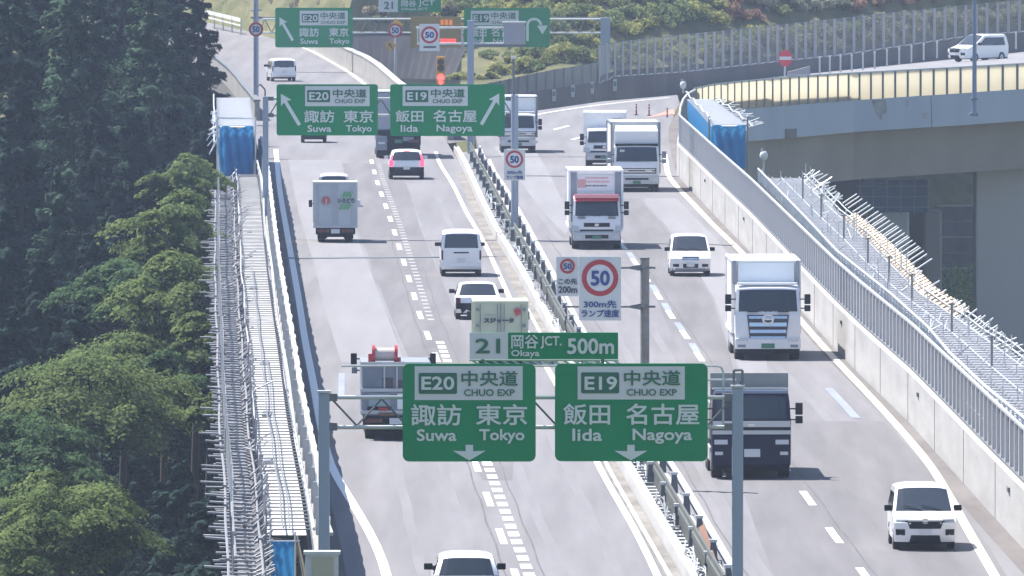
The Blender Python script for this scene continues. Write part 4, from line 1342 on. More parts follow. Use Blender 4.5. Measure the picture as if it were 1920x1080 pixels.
# ------------------------------------------------------------------ walkway scaffolding, forest side
def forest_scaffold():
    y0, y1, z = 364.0, 694.0, 1.2
    root = thing('walkway_scaffold', (XP(520) - 1.2, 520, z), 'long white decked walkway scaffold with steel cross tubes outside the forest side parapet', 'scaffold')
    O = Vector(root.location)
    e = lambda y, off, zz: Vector((XP(y) + off, y, zz)) - O
    ys = span(y0, y1, 90)
    dk = MB()
    rr_ = random.Random(3)
    dk.strip([e(y, -1.52 - .06 * math.sin(y * .11), z) for y in ys], [e(y, -.52, z) for y in ys])
    dk.strip([e(y, -.52, z) for y in ys], [e(y, -.52, z - .06) for y in ys])
    dk.build('deck', DECK_W, root)
    # grid floor of the outer strip, seen through the tubes; shade among them is in its dark colour
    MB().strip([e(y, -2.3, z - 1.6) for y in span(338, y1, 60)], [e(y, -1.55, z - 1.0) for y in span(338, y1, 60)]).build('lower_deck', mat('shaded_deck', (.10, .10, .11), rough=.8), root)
    # cross tubes over the deck: one every two metres, too many to part singly
    cr = MB(); n = 0
    y = 340.0
    bars_ = []
    while y < y1:
        L_ = -2.75 - .55 * rr_.random() * (1 if rr_.random() < .55 else .25)
        bars_.append((y, L_))
        y += 1.75 + .15 * rr_.random()
    for i, (y, L_) in enumerate(bars_):
        if y < y0 - .5: continue
        mb = MB().tube(e(y, -1.55 if i % 3 else -1.62, z + .16), e(y, -.42, z + .16), .022, 5)
        if i < 108:
            mb.build('cross_tube', TUBE_D, root)
        else:
            cr.v, cr.f = (cr.v + mb.v, cr.f + [tuple(k + len(cr.v) for k in f) for f in mb.f])
    if cr.v:
        tag(cr.build('cross_tube', TUBE_D, root), kind='stuff')
    # outer ledger ends poking toward the trees, and sloping braces
    ou, br, wh = MB(), MB(), MB()
    for i, (y, L_) in enumerate(bars_):
        ou.tube(e(y, L_, z + .05 + .1 * rr_.random()), e(y, -1.9, z + .05), .035, 5)
        if rr_.random() < .5:
            ou.tube(e(y + .6, L_ + .25, z - .6), e(y + .6, -2.1, z - .6), .035, 5)
        u = (y - y0)
        if (70 < u < 150) or (195 < u < 250) or u < 28 or (i % 5 == 0):
            dz = .42 + .2 * math.sin(u * .08)
            br.tube(e(y, -2.05 + .1 * math.sin(u), z - .3), e(y, -1.42, z - .3 + dz + .25 * rr_.random()), .03, 5)
        else:
            br.tube(e(y, -2.0, z - .15), e(y, -1.45, z - .25 + .05 * rr_.random()), .03, 5)
        if i % 2 == 0:
            wh.tube(e(y, -.36, z - .2), e(y + .3, -.50, z + .75), .02, 4)
    tag(ou.build('ledger_tube', TUBE_M, root), kind='stuff')
    tag(br.build('brace_tube', TUBE_M, root), kind='stuff')
    tag(wh.build('guard_tube', TUBE, root), kind='stuff')
    for off, zz, r in ((-.46, z + .55, .03), (-1.56, z + .25, .03), (-2.45, z + .75, .035), (-2.62, z + .1, .035), (-1.75, z + .05, .03)):
        P = [e(y, off + .022 * math.sin(y * .13 + off * 7), zz + .02 * math.sin(y * .21)) for y in span(340 if off < -1.6 else y0, y1, 120)]
        MB().path(P, r, 5).build('long_tube', TUBE_M if off < -1.6 else TUBE, root)
    y = y0 + 2
    k = 0
    while y < y1:
        MB().tube(e(y, -2.48, z - 1.6), e(y, -2.48, z + 1.0 + .25 * (k % 2)), .04, 6).build('standard', TUBE, root)
        y += 3.6; k += 1
    P = [e(y, -2.02, z - .12) for y in span(385, 620, 40)]
    MB().path(P, .13, 10).build('grey_pipe', GALV_D, root)
    # under frame going down out of sight
    for y in range(370, 700, 18):
        a = e(y, -2.4, z - .6); b = e(y, -.6, z - 3.2)
        MB().tube(a, b, .05, 6).build('bracket', TUBE_D, root)
    # loose tubes and clamps in a tangle along the outer strip and over the deck
    tg = MB()
    for k in range(150):
        y = 342 + 350 * rr_.random()
        o_ = -2.6 + 1.15 * rr_.random()
        zz = z - .35 + .5 * rr_.random()
        tg.tube(e(y, o_, zz), e(y + 5 * (rr_.random() - .5), o_ + .25 + .5 * rr_.random(), zz + .55 * (rr_.random() - .25)), .026, 5)
    for k in range(70):
        y = 342 + 350 * rr_.random()
        o_ = -2.5 if k % 2 else -1.6
        tg.tube(e(y, o_, z - .5), e(y, o_ + .06 * (rr_.random() - .5), z + .55 + .45 * rr_.random()), .025, 5)
    tag(tg.build('loose_tube', TUBE_M, root), kind='stuff')
    MB().path([e(y, -1.12 + .02 * math.sin(y * .2), z + .20) for y in span(y0, 560, 60)], .025, 5).build('long_tube', TUBE_D, root)
    MB().path([e(y, -.95 + .02 * math.sin(y * .17), z + .20) for y in span(y0, 470, 40)], .02, 5).build('long_tube', TUBE_D, root)
    cl = MB()
    for k in range(120):
        y = 342 + 350 * rr_.random()
        p_ = e(y, [-2.45, -2.62, -1.75, -.46][k % 4], z + [.75, .1, .05, .55][k % 4])
        cl.box(p_.x - .06, p_.x + .06, p_.y - .08, p_.y + .08, p_.z - .06, p_.z + .08)
    tag(cl.build('pipe_clamp', TUBE_D, root), kind='stuff')
    # boards left lying on deck
    for y, o_, l_ in ((432, -1.3, 3.0), (470, -1.2, 2.2), (402, -1.45, 2.5), (540, -1.3, 2.6)):
        a, b = e(y, o_, z + .03), e(y + l_, o_ + .35, z + .05)
        MB().box(a.x, b.x, a.y, b.y, a.z, b.z).build('loose_board', GREYP, root)
forest_scaffold()

def sheeted(side):
    if side == 'forest':
        xl = lambda y: XP(y) - 2.35; xr = lambda y: XP(y) - .65
        lab = 'short scaffold bay closed by a blue sheet, with a white roof, beside the forest'
        zt, zb, y0, y1 = 3.5, .7, 702.0, 766.0
    else:
        o0 = 13.25 - XW(704)
        xl = lambda y: XW(704) + .35 + (y - 704) * -.016; xr = lambda y: XW(704) + 2.5 + (y - 704) * -.016
        xl = lambda y: (1334 + (y - 704) / 58 * (1289 - 1334) - 960) / (F / y); xr = lambda y: (1398 + (y - 704) / 58 * (1333 - 1398) - 960) / (F / y)
        lab = 'short white roofed scaffold bay closed by a blue sheet, beside the loop ramp girder'
        zt, zb, y0, y1 = 3.5, 1.35, 704.0, 762.0
    root = thing('sheeted_scaffold', ((xl(y0) + xr(y0)) / 2, y0, zb), lab, 'scaffold')
    O = Vector(root.location)
    P = lambda x, y, z: Vector((x, y, z)) - O
    ys = span(y0 + .1, y1, 12)
    MB().strip([P(xl(y), y, zt) for y in ys], [P(xr(y), y, zt) for y in ys]).build('roof_deck', DECK_W, root)
    # wavy sheet on the end facing the traffic camera side
    n = 24
    vs, fs = [], []
    for j in range(9):
        z = zb + (zt - zb) * j / 8
        for i in range(n + 1):
            t = i / n
            vs.append(P(xl(y0) + (xr(y0) - xl(y0)) * t, y0 - .06 + .05 * math.sin(t * 23 + j * .6) + .03 * math.sin(j * 2.1), z + (.07 * math.sin(t * 9) if j == 8 else 0)))
    for j in range(8):
        for i in range(n):
            fs.append((j * (n + 1) + i, j * (n + 1) + i + 1, (j + 1) * (n + 1) + i + 1, (j + 1) * (n + 1) + i))
    MB().add(vs, fs).build('blue_sheet', BLUE_S, root, smooth=3.2)
    for fx in (xl, xr):
        MB().strip([P(fx(y), y, zb) for y in ys], [P(fx(y), y, zt - .02) for y in ys]).build('blue_sheet', BLUE_S, root)
    for x in (xl(y0) - .12, xr(y0) + .1):
        MB().tube(P(x, y0 - .2, zb - 1), P(x, y0 - .2, zt + .5), .05, 6).build('standard', TUBE_D if side != 'forest' else TUBE, root)
    mb = MB()
    rr_ = random.Random(5)
    for k in range(int((y1 - y0) / 1.8)):
        y = y0 + k * 1.8
        mb.tube(P(xl(y) - .1, y, zt + .07), P(xr(y) + .05, y, zt + .07), .025, 5)
        if side == 'forest':
            mb.tube(P(xl(y) - .55 * rr_.random() - .1, y, zt - .5 - rr_.random()), P(xl(y), y, zt - .4), .03, 5)
        else:
            mb.tube(P(xr(y), y, zt - .4 + .5 * rr_.random()), P(xr(y) + .4 + .7 * rr_.random(), y, zt + .2 * rr_.random()), .03, 5)
    tag(mb.build('ledger_tube', TUBE, root), kind='stuff')
    for o_, zz in ((-.25, zt + .3), (-.28, zt - .7)) if side == 'forest' else ((.3, zt + .1), (-.1, zt + .45)):
        f_ = xl if (side == 'forest' or o_ < 0) else xr
        MB().path([P(f_(y) + o_, y, zz + .08 * math.sin(y * .4)) for y in span(y0 - 2, y1, 20)], .04, 6).build('long_tube', TUBE, root)
sheeted('forest')
sheeted('valley')

# blue sheet hung at the near end of the forest walkway
c = G(529, 1080, -.5); 
c = V(529.5, 1090, 360)
root = thing('hanging_sheet', c, 'narrow blue sheet hung over the near end of the white walkway', 'sheet')
a, b = V(508.5, 1110, 360) - c, V(551, 1015, 360) - c
n = 18; vs = []; fs = []
for j in range(7):
    for i in range(n + 1):
        t = i / n
        vs.append((a.x + (b.x - a.x) * t, .03 * math.sin(t * 17 + j), a.z + (b.z - a.z) * j / 6))
for j in range(6):
    for i in range(n):
        fs.append((j * (n + 1) + i, j * (n + 1) + i + 1, (j + 1) * (n + 1) + i + 1, (j + 1) * (n + 1) + i))
MB().add(vs, fs).build('sheet_cloth', BLUE_S, root, smooth=3.2)
MB().tube((a.x - .1, .04, b.z), (b.x + .15, .04, b.z), .03, 6).build('hanging_tube', TUBE, root)
for x in (a.x - .03, b.x + .03):
    MB().tube((x, .05, a.z), (x, .05, b.z + .25), .025, 6).build('standard', TUBE, root)

# ------------------------------------------------------------------ walkway scaffolding, valley side
def valley_scaffold():
    y0, y1, z = 352.0, 634.0, 2.75
    rl_ = xfun([G(x, y, 3.3) for x, y in ((1434, 329), (1511, 408), (1569, 470), (1672, 552), (1741, 614), (1780, 660), (1843, 720), (1920, 783), (1990, 845), (2080, 925))])
    re_ = xfun([G(x, y, z) for x, y in ((1494, 326), (1570, 402), (1640, 462), (1735, 560), (1805, 606), (1925, 692), (2060, 790))])
    root = thing('walkway_scaffold', (rl_(500), 500, z), 'long steel walkway scaffold with bar railing and timber edge outside the bar screen wall', 'scaffold')
    O = Vector(root.location)
    P = lambda x, y, zz: Vector((x, y, zz)) - O
    ys = span(y0, y1, 90)
    MB().strip([P(rl_(y) + .05, y, z) for y in ys], [P(re_(y), y, z) for y in ys]).build('deck', mat('valley_deck', (.25, .25, .27), rough=.7, col2=(.14, .14, .15), nscale=2.2), root)
    MB().path([P(rl_(y), y, 3.3) for y in span(y0, y1, 70)], .045, 6).build('hand_rail', TUBE, root)
    MB().path([P(rl_(y), y, 2.3) for y in span(y0, y1, 70)], .03, 6).build('bottom_rail', TUBE, root)
    rr_ = random.Random(9)
    bars_ = MB()
    y, n = y0, 0
    while y < y1:
        mb = MB().box(rl_(y) - .03 - O.x, rl_(y) + .03 - O.x, y - .05 - O.y, y + .05 - O.y, 2.3 - O.z, 3.28 - O.z)
        if n < 98:
            mb.build('railing_bar', TUBE, root)
        else:
            bars_.add(mb.v, mb.f)
        y += 2.1 + .8 * rr_.random(); n += 1
    if bars_.v:
        tag(bars_.build('railing_bar', TUBE, root), kind='stuff')
    # loose white sheets behind the railing
    mb = MB()
    for k in range(26):
        y = 380 + k * 9.5
        if rr_.random() < .7:
            x = rl_(y) + .06
            mb.box(x - O.x, x + .02 - O.x, y - O.y, y + 2 + 4 * rr_.random() - O.y, 2.4 - O.z, 2.8 + .35 * rr_.random() - O.z)
    tag(mb.build('kick_sheet', WHITE_S, root), kind='stuff')
    # cross tubes with long tubes forming the mesh
    mb = MB()
    y = y0
    while y < y1:
        mb.tube(P(rl_(y) + .02, y, z + .12), P(re_(y) + .05 + .2 * rr_.random(), y, z + .12), .03, 5)
        y += 1.8
    tag(mb.build('cross_tube', TUBE, root), kind='stuff')
    for k in range(5):
        t = (k + .5) / 5
        MB().path([P(rl_(y) + (re_(y) - rl_(y)) * t, y, z + .17) for y in span(y0, y1, 40)], .022, 5).build('long_tube', TUBE_D if k % 2 else TUBE, root)
    # timber edge boards
    for i in range(46):
        y = 470 + i * 2.4
        if y > 575: break
        x = re_(y)
        MB().hexa([P(x - .08, y, z + .1), P(x + .40, y, z + .32), P(x + .40, y + 1.6, z + .32), P(x - .08, y + 1.6, z + .1), P(x - .08, y, z + .16), P(x + .40, y, z + .38), P(x + .40, y + 1.6, z + .38), P(x - .08, y + 1.6, z + .16)]).build('edge_board', WOOD, root)
    # sloping tubes beyond the edge
    mb = MB()
    y = y0
    while y < y1:
        x = re_(y)
        if 505 < y < 590:
            if int(y) % 4 < 2:
                mb.tube(P(x + .35, y, z + .35), P(x + .95, y, z + .75), .03, 5)
        elif y >= 590:
            mb.tube(P(x - .1, y, z + .1), P(x + .2 + .7 * rr_.random(), y + 2 * rr_.random(), z + .1 + .6 * rr_.random()), .03, 5)
        else:
            mb.tube(P(x - .1, y, z + .1), P(x + .25 + .35 * rr_.random(), y, z + .12 + .45 * rr_.random()), .03, 5)
        y += 1.7
    tag(mb.build('outrigger_tube', TUBE, root), kind='stuff')
    for off in (.02, .3):
        MB().path([P(re_(y) + off, y, z + .3 + .02 * math.sin(y * .3)) for y in span(y0, y1, 60)], .03, 5).build('long_tube', TUBE, root)
    up = MB()
    for k in range(170):
        y = y0 + (y1 - y0) * rr_.random()
        t = [.02, .35, .7, .98][k % 4]
        x = rl_(y) + (re_(y) - rl_(y)) * t
        up.tube(P(x, y, z), P(x + .08 * (rr_.random() - .5), y, z + .35 + .65 * rr_.random()), .02, 5)
    for k in range(90):
        y = y0 + (y1 - y0) * rr_.random()
        x = rl_(y) + (re_(y) - rl_(y)) * rr_.random()
        up.tube(P(x, y, z + .15), P(x + .7 * (rr_.random() - .3), y + 6 * (rr_.random() - .5), z + .2 + .4 * rr_.random()), .022, 5)
    tag(up.build('loose_tube', TUBE, root), kind='stuff')
    for k, y in enumerate((400, 428, 455, 482, 500, 520, 548, 575, 600)):
        x = rl_(y) + (re_(y) - rl_(y)) * .5
        MB().tube(P(x, y, z - .6), P(x, y, z + 1.15), .04, 6).build('standard', TUBE_D, root)
        MB().tube(P(x - .12, y, z + 1.1), P(x + .12, y, z + 1.1), .03, 5).build('coupler', TUBE_D, root)
    for y in range(356, 634, 16):
        MB().tube(P(re_(y) - .1, y, z), P(XW(y) + .45, y, -1.2), .05, 6).build('bracket', TUBE_D, root)
valley_scaffold()

# ------------------------------------------------------------------ terrain
def foot_y(x):
    return float(np.interp(x, [-60, -45, -27, -21, -16, -13, -10, -5, 0, 4, 11, 24, 36, 45, 90], [1330, 1300, 1245, 1195, 1140, 1085, 1030, 1018, 1014, 1012, 1014, 1025, 1042, 1055, 1100]))
def terrain_z(x, y):
    fy = foot_y(x)
    z = ZB
    t = max(0.0, min(1.0, (y - (fy - 130)) / 50.0))
    z = ZB + (t * t * (3 - 2 * t)) * (-ZB - .6)
    if y > fy:
        z = -.6 + (y - fy) * .62
    # wooded flank on the forest side
    xe = XP(min(y, 740)) if y < 740 else float(np.interp(y, [740, 900, 1000, 1100, 1200], [XP(740), -18, -21, -27, -36]))
    d = xe - 9 - x
    if d > 0 and y < 1300:
        z = max(z, ZB + d * .55 + 1.2 * math.sin(x * .4) * math.sin(y * .05))
    return z
nx, ny = 90, 130
gx = np.linspace(-110, 110, nx); gy = np.concatenate([np.linspace(250, 900, 60), np.linspace(905, 1300, 70)])
vs = [(x, y, terrain_z(x, y)) for y in gy for x in gx]
fs = [(j * nx + i, j * nx + i + 1, (j + 1) * nx + i + 1, (j + 1) * nx + i) for j in range(len(gy) - 1) for i in range(nx - 1)]
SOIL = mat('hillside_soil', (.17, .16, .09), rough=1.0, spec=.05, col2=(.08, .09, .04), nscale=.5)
FLOOR_M = mat('shaded_forest_floor', (.022, .027, .02), rough=1.0, spec=.02, col2=(.012, .016, .012), nscale=.5)  # near-black soil colour stands in for shade under the trees
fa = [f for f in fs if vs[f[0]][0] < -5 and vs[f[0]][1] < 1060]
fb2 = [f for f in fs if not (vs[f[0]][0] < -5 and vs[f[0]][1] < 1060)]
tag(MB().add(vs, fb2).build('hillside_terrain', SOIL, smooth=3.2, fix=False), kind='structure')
tag(MB().add(vs, fa).build('shaded_forest_floor', FLOOR_M, smooth=3.2, fix=False), kind='structure')
# far ground so that nothing ends in the air
tag(MB().add([(-1500, -300, ZB - 1.0), (1500, -300, ZB - 1.0), (1500, 2600, ZB - 1.0), (-1500, 2600, ZB - 1.0)], [(0, 1, 2, 3)]).build('valley_ground', SOIL), kind='structure')
tag(MB().add([(x, y, z) for x, y, z in ((-400, 1300, 20), (400, 1300, 20), (600, 1900, 330), (-600, 1900, 330))], [(0, 1, 2, 3)]).build('far_hill', mat('far_hill_green', (.05, .07, .035), rough=1, spec=0, col2=(.03, .045, .02), nscale=.05)), kind='structure')

# gore between the roads
gp_l = [G(*p) for p in ((842, 268), (800, 240), (745, 200), (706, 165), (690, 152))]
gp_r = [G(*p) for p in ((880, 262), (893, 238), (905, 224), (905, 212), (900, 205))]
m = MB().strip([p + Vector((0, 0, -.03)) for p in gp_l], [p + Vector((0, 0, -.03)) for p in gp_r])
tag(m.build('gore_ground', SHOULDER), kind='structure')

# dark sprayed bank at the head of the gore
c = V(780, 160, 1010)
bankm = mat('sprayed_bank', (.105, .102, .112), rough=.95, col2=(.07, .068, .074), nscale=.5, bump=.4)
root = thing('dark_embankment', c, 'dark grey sprayed concrete bank at the head of the junction, behind the amber board', 'embankment')
q = [V(672, 172, 978), V(905, 205, 930), V(905, 84, 938), V(622, 60, 986), V(622, 130, 984)]
nbx = 14
top = [V(652, 60, 1012).lerp(V(884, 64, 1006), k / nbx) for k in range(nbx + 1)]
bot = [V(672, 205, 1010).lerp(V(826, 205, 1004.5), k / nbx) for k in range(nbx + 1)]
mb = MB()
vs = [p - c for p in bot] + [p - c + Vector((0, 0, 0)) for p in top] + [p - c + Vector((0, 6, -.2)) for p in top]
k_ = nbx + 1
fs = []
for i in range(nbx):
    fs.append((i, i + 1, k_ + i + 1, k_ + i)); fs.append((k_ + i, k_ + i + 1, 2 * k_ + i + 1, 2 * k_ + i))
mb.add(vs, fs).build('sprayed_face', bankm, root)
mb = MB()
for i in range(nbx):
    mb.bar(top[i] - c, top[i + 1] - c, .12, .12)
mb.build('crest_beam', CONC_D, root)
# ------------------------------------------------------------------ vegetation
def leaf_mesh(name, cen, nor, size, material, parent, aspect=1.0):
    n = len(cen)
    nor = nor / np.maximum(np.linalg.norm(nor, axis=1, keepdims=True), 1e-6)
    r = RNG.normal(size=(n, 3))
    a = np.cross(nor, r); a /= np.maximum(np.linalg.norm(a, axis=1, keepdims=True), 1e-6)
    b = np.cross(nor, a)
    s = (size * RNG.uniform(.6, 1.35, n))[:, None]
    v = np.stack([cen - a * s * .5, cen - b * s * .32 * aspect + nor * s * .07, cen + a * s * .55, cen + b * s * .32 * aspect + nor * s * .07], axis=1).reshape(-1, 3)
    me = bpy.data.meshes.new(name)
    me.vertices.add(4 * n); me.loops.add(4 * n); me.polygons.add(n)
    me.vertices.foreach_set('co', v.astype(np.float32).ravel())
    me.loops.foreach_set('vertex_index', np.arange(4 * n, dtype=np.int32))
    me.polygons.foreach_set('loop_start', np.arange(0, 4 * n, 4, dtype=np.int32))
    me.update(); me.validate()
    me.materials.append(material)
    o = bpy.data.objects.new(name, me)
    COL.objects.link(o)
    o.parent = parent
    return o

LEAF_A = leaf_mat('broadleaf_green', (.062, .105, .038), (.235, .30, .115), .48, 1.3)
LEAF_B = leaf_mat('broadleaf_deep', (.045, .09, .045), (.14, .22, .10), .44, 1.3)
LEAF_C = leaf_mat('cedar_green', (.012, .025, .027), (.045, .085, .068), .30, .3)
LEAF_C2 = leaf_mat('cedar_sunlit', (.024, .050, .040), (.125, .205, .135), .40, .3)  # lit copy of the cedar green, sunlight on bough tips put into the colour
LEAF_Y = leaf_mat('shrub_yellow_green', (.19, .215, .06), (.50, .50, .19), .5, 1.2)
LEAF_G = leaf_mat('shrub_green', (.11, .16, .06), (.34, .39, .17), .48, 1.2)
LEAF_P = leaf_mat('shrub_leaf_sparkle', (.06, .075, .045), (.50, .50, .38), .42, 2.6)  # pale noise flecks paint the leaf sparkle on matte leaves
LEAF_R = leaf_mat('shrub_russet', (.24, .14, .10), (.44, .29, .20), .42, 1.2)
LEAF_D = leaf_mat('dry_grass', (.22, .20, .15), (.42, .38, .28), .35, 1.5)
GRASS_M = leaf_mat('grass_bright', (.12, .20, .03), (.24, .34, .07), .4, 1.0)

def broadleaf(cx, cy, rx, ry, Y, label, material=LEAF_A, sprays=46, group='broadleaf trees beside the walkway', lean=0):
    c = V(cx, cy, Y)
    k = Y / F
    RX, RZ = rx * k, ry * k
    base = Vector((c.x - .5, Y, terrain_z(c.x, Y) - .2))
    root = thing('broadleaf_tree', base, label, 'tree', group)
    O = c - base
    ctr, nrm = [], []
    limbs = MB()
    trunk_top = Vector((O.x * .8, O.y, O.z - RZ * .75))
    limbs.tube((0, 0, 0), trunk_top, .24, 8, .13)
    for i in range(sprays):
        u = RNG.uniform(-1.0, 1.0); th = RNG.uniform(0, 2 * math.pi)
        rad = math.sqrt(max(0, 1 - .9 * u * u)) * math.sqrt(RNG.uniform(.12, 1.1))
        p = np.array([O.x + RX * rad * math.cos(th), O.y + 1.2 * RX * rad * math.sin(th), O.z + RZ * (u * RNG.uniform(.7, 1.0) - .25 * rad * rad + .1)])
        L_ = RX * RNG.uniform(.20, .50)
        if i % 4 == 3:
            p[0] = O.x + (p[0] - O.x) * 1.38; p[1] = O.y + (p[1] - O.y) * 1.3; p[2] -= .12 * RZ; L_ *= .75; 
        nl = int(90 + 900 * (L_ / RX) ** 1.0 * RNG.uniform(.5, 1.1))
        ecc = RNG.uniform(.38, .85)
        ph = th + RNG.normal(0, .45)
        q = np.sqrt(RNG.uniform(0, 1.15, nl)) * (1 + .3 * np.sin(RNG.integers(0, 6, nl) * 1.05))
        t_ = RNG.uniform(0, 2 * math.pi, nl)
        a_, b_ = q * np.cos(t_), q * np.sin(t_) * ecc
        hh = RNG.normal(0, .10, nl) + .22 * (1 - q ** 2) + RNG.normal(0, .05)
        tilt = RNG.uniform(-.05, .45)
        lx = a_ * math.cos(ph) - b_ * math.sin(ph); ly = a_ * math.sin(ph) + b_ * math.cos(ph)
        pts = np.stack([p[0] + lx * L_, p[1] + ly * L_, p[2] + (hh - tilt * a_) * L_], axis=1)
        ctr.append(pts)
        n_ = np.stack([.9 * lx + tilt * math.cos(ph), .9 * ly + tilt * math.sin(ph), np.full(nl, 1.0)], axis=1)
        nrm.append(n_ + RNG.normal(0, .40, (nl, 3)))
        if i % 3 == 0:
            mid = trunk_top + (Vector(p) - trunk_top) * .5 + Vector((0, 0, -.12 * RZ))
            limbs.tube(trunk_top, mid, .05, 5, .035)
            limbs.tube(mid, Vector(p) - Vector((0, 0, .05)), .035, 5, .012)
    leaf_mesh('crown', np.concatenate(ctr), np.concatenate(nrm), 8.5 * k, material, root)
    limbs.build('trunk', BARK, root)
    return root

def conifer(px, top_y, Y, height, rad, label, material=LEAF_C, dens=1.0):
    t = V(px, top_y, Y)
    z0 = terrain_z(t.x, Y)
    base = Vector((t.x, Y, t.z - height))
    if base.z > z0: base.z = z0
    hgt = t.z - base.z
    root = thing('cedar_tree', base, label, 'tree', 'dark cedars in the depth of the wood' if 'depth of the wood' in label else 'cedars at the front of the wood')
    MB().tube((0, 0, 0), (0, 0, hgt), .32, 8, .04).build('trunk', BARK, root)
    ctr, nrm = [], []
    z = hgt * .10
    while z < hgt - .2:
        f = (hgt - z) / (hgt * .9)
        R = rad * (f ** .65)
        th = RNG.uniform(0, 2 * math.pi)
        R_ = R * RNG.uniform(.55, 1.25)
        d = np.array([math.cos(th), math.sin(th), 0]); side = np.array([-d[1], d[0], 0])
        nl = int(330 * dens * (.25 + R_ / rad))
        tt = RNG.uniform(.1, 1, nl) ** .6
        w = RNG.normal(0, 1, nl) * R_ * .17 * (1.15 - .75 * tt)
        dr_ = RNG.uniform(.25, .75)
        cz = -dr_ * R_ * tt + .55 * dr_ * R_ * tt ** 2.4
        pts = np.array([0, 0, z]) + d * (tt * R_)[:, None] + side * w[:, None]
        hang = np.abs(RNG.normal(0, .30, nl)) * (.35 + .16 * R_)
        pts[:, 2] += cz - hang - .5 * np.abs(w)
        ctr.append(pts)
        nrm.append(np.array([0, 0, 1.0]) + d * .55 + side * (w / (R_ * .25))[:, None] * .5 + RNG.normal(0, .28, (nl, 3)))
        z += hgt * .0045 * (.5 + .8 * f) * RNG.uniform(.5, 1.5) + .015
    leaf_mesh('crown', np.concatenate(ctr), np.concatenate(nrm), .24, material, root, aspect=1.0)
    return root

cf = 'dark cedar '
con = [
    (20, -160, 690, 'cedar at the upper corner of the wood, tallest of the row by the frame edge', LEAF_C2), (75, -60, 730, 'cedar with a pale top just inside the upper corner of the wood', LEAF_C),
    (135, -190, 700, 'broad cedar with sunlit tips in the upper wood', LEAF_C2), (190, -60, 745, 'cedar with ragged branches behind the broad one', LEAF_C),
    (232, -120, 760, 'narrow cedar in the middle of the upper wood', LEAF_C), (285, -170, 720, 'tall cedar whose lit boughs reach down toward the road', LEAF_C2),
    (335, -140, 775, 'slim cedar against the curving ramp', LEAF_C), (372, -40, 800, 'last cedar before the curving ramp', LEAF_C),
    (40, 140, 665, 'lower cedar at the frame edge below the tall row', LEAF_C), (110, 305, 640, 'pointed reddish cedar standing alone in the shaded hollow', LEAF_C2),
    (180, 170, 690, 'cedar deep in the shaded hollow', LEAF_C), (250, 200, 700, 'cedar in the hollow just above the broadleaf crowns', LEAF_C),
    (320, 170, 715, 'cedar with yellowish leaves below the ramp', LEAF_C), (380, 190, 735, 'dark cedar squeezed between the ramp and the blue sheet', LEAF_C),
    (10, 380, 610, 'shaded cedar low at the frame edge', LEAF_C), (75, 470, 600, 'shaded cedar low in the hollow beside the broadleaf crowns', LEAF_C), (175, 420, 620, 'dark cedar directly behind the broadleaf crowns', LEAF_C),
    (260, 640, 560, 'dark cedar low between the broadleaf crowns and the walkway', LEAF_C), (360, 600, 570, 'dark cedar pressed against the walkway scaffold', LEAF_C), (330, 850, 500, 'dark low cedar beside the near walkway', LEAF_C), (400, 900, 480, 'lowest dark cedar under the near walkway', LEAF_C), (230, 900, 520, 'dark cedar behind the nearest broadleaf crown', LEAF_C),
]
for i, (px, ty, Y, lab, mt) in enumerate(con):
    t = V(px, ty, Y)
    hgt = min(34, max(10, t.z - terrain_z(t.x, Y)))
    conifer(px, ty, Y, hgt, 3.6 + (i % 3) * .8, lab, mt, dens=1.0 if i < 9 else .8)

bl = [
    (352, 335, 62, 42, 655, 'yellow green broadleaf crown highest along the walkway, under the blue sheet', LEAF_A, 34),
    (325, 440, 95, 72, 600, 'broad green crown against the middle of the walkway', LEAF_A, 52),
    (225, 555, 88, 55, 585, 'crown with long level boughs reaching out over the dark hollow', LEAF_B, 44),
    (320, 585, 110, 105, 560, 'wide layered crown pressed up to the walkway tubes', LEAF_A, 64),
    (180, 760, 165, 95, 520, 'largest rounded broadleaf crown, mid height by the frame edge', LEAF_A, 84),
    (315, 730, 70, 60, 530, 'dense deep green crown between the largest one and the walkway', LEAF_B, 36),
    (400, 775, 42, 42, 500, 'small light green crown touching the walkway tube ends', LEAF_A, 20),
    (55, 860, 105, 80, 485, 'brownish green crown at the frame edge below the largest one', LEAF_B, 48),
    (120, 985, 135, 85, 445, 'nearest broadleaf crown with bright fan shaped boughs', LEAF_A, 62),
    (375, 640, 55, 50, 545, 'leafy crown squeezed against the walkway below its middle', LEAF_A, 26),
    (240, 680, 70, 45, 540, 'ragged light green crown above the largest one', LEAF_A, 26),
    (10, 1060, 85, 45, 430, 'bright green boughs in the lowest corner', LEAF_A, 28),
]
for i, (px, ty, Y) in enumerate([(-20, -200, 830), (45, -170, 850), (100, -150, 820), (160, -200, 860), (215, -160, 840), (262, -170, 870), (312, -190, 850), (60, 60, 780), (150, 40, 790), (215, 60, 800), (300, 60, 810), (20, 250, 720), (140, 300, 700), (220, 330, 680), (30, 560, 560), (140, 560, 570), (310, 480, 640), (370, 400, 690)]):
    t = V(px, ty, Y)
    conifer(px, ty, Y, min(36, max(10, t.z - terrain_z(t.x, Y))), 4.2, 'dark cedar standing in the shaded depth of the wood behind the front row', LEAF_C, dens=.7)
for b in bl:
    broadleaf(*b)

def hill_Y(px, py, r, lo):
    y = max(lo, 1004.5)
    while y < 1300:
        p = V(px, py + r * .45, y)
        if terrain_z(p.x, y) >= p.z:
            return y
        y += 1.0
    return y

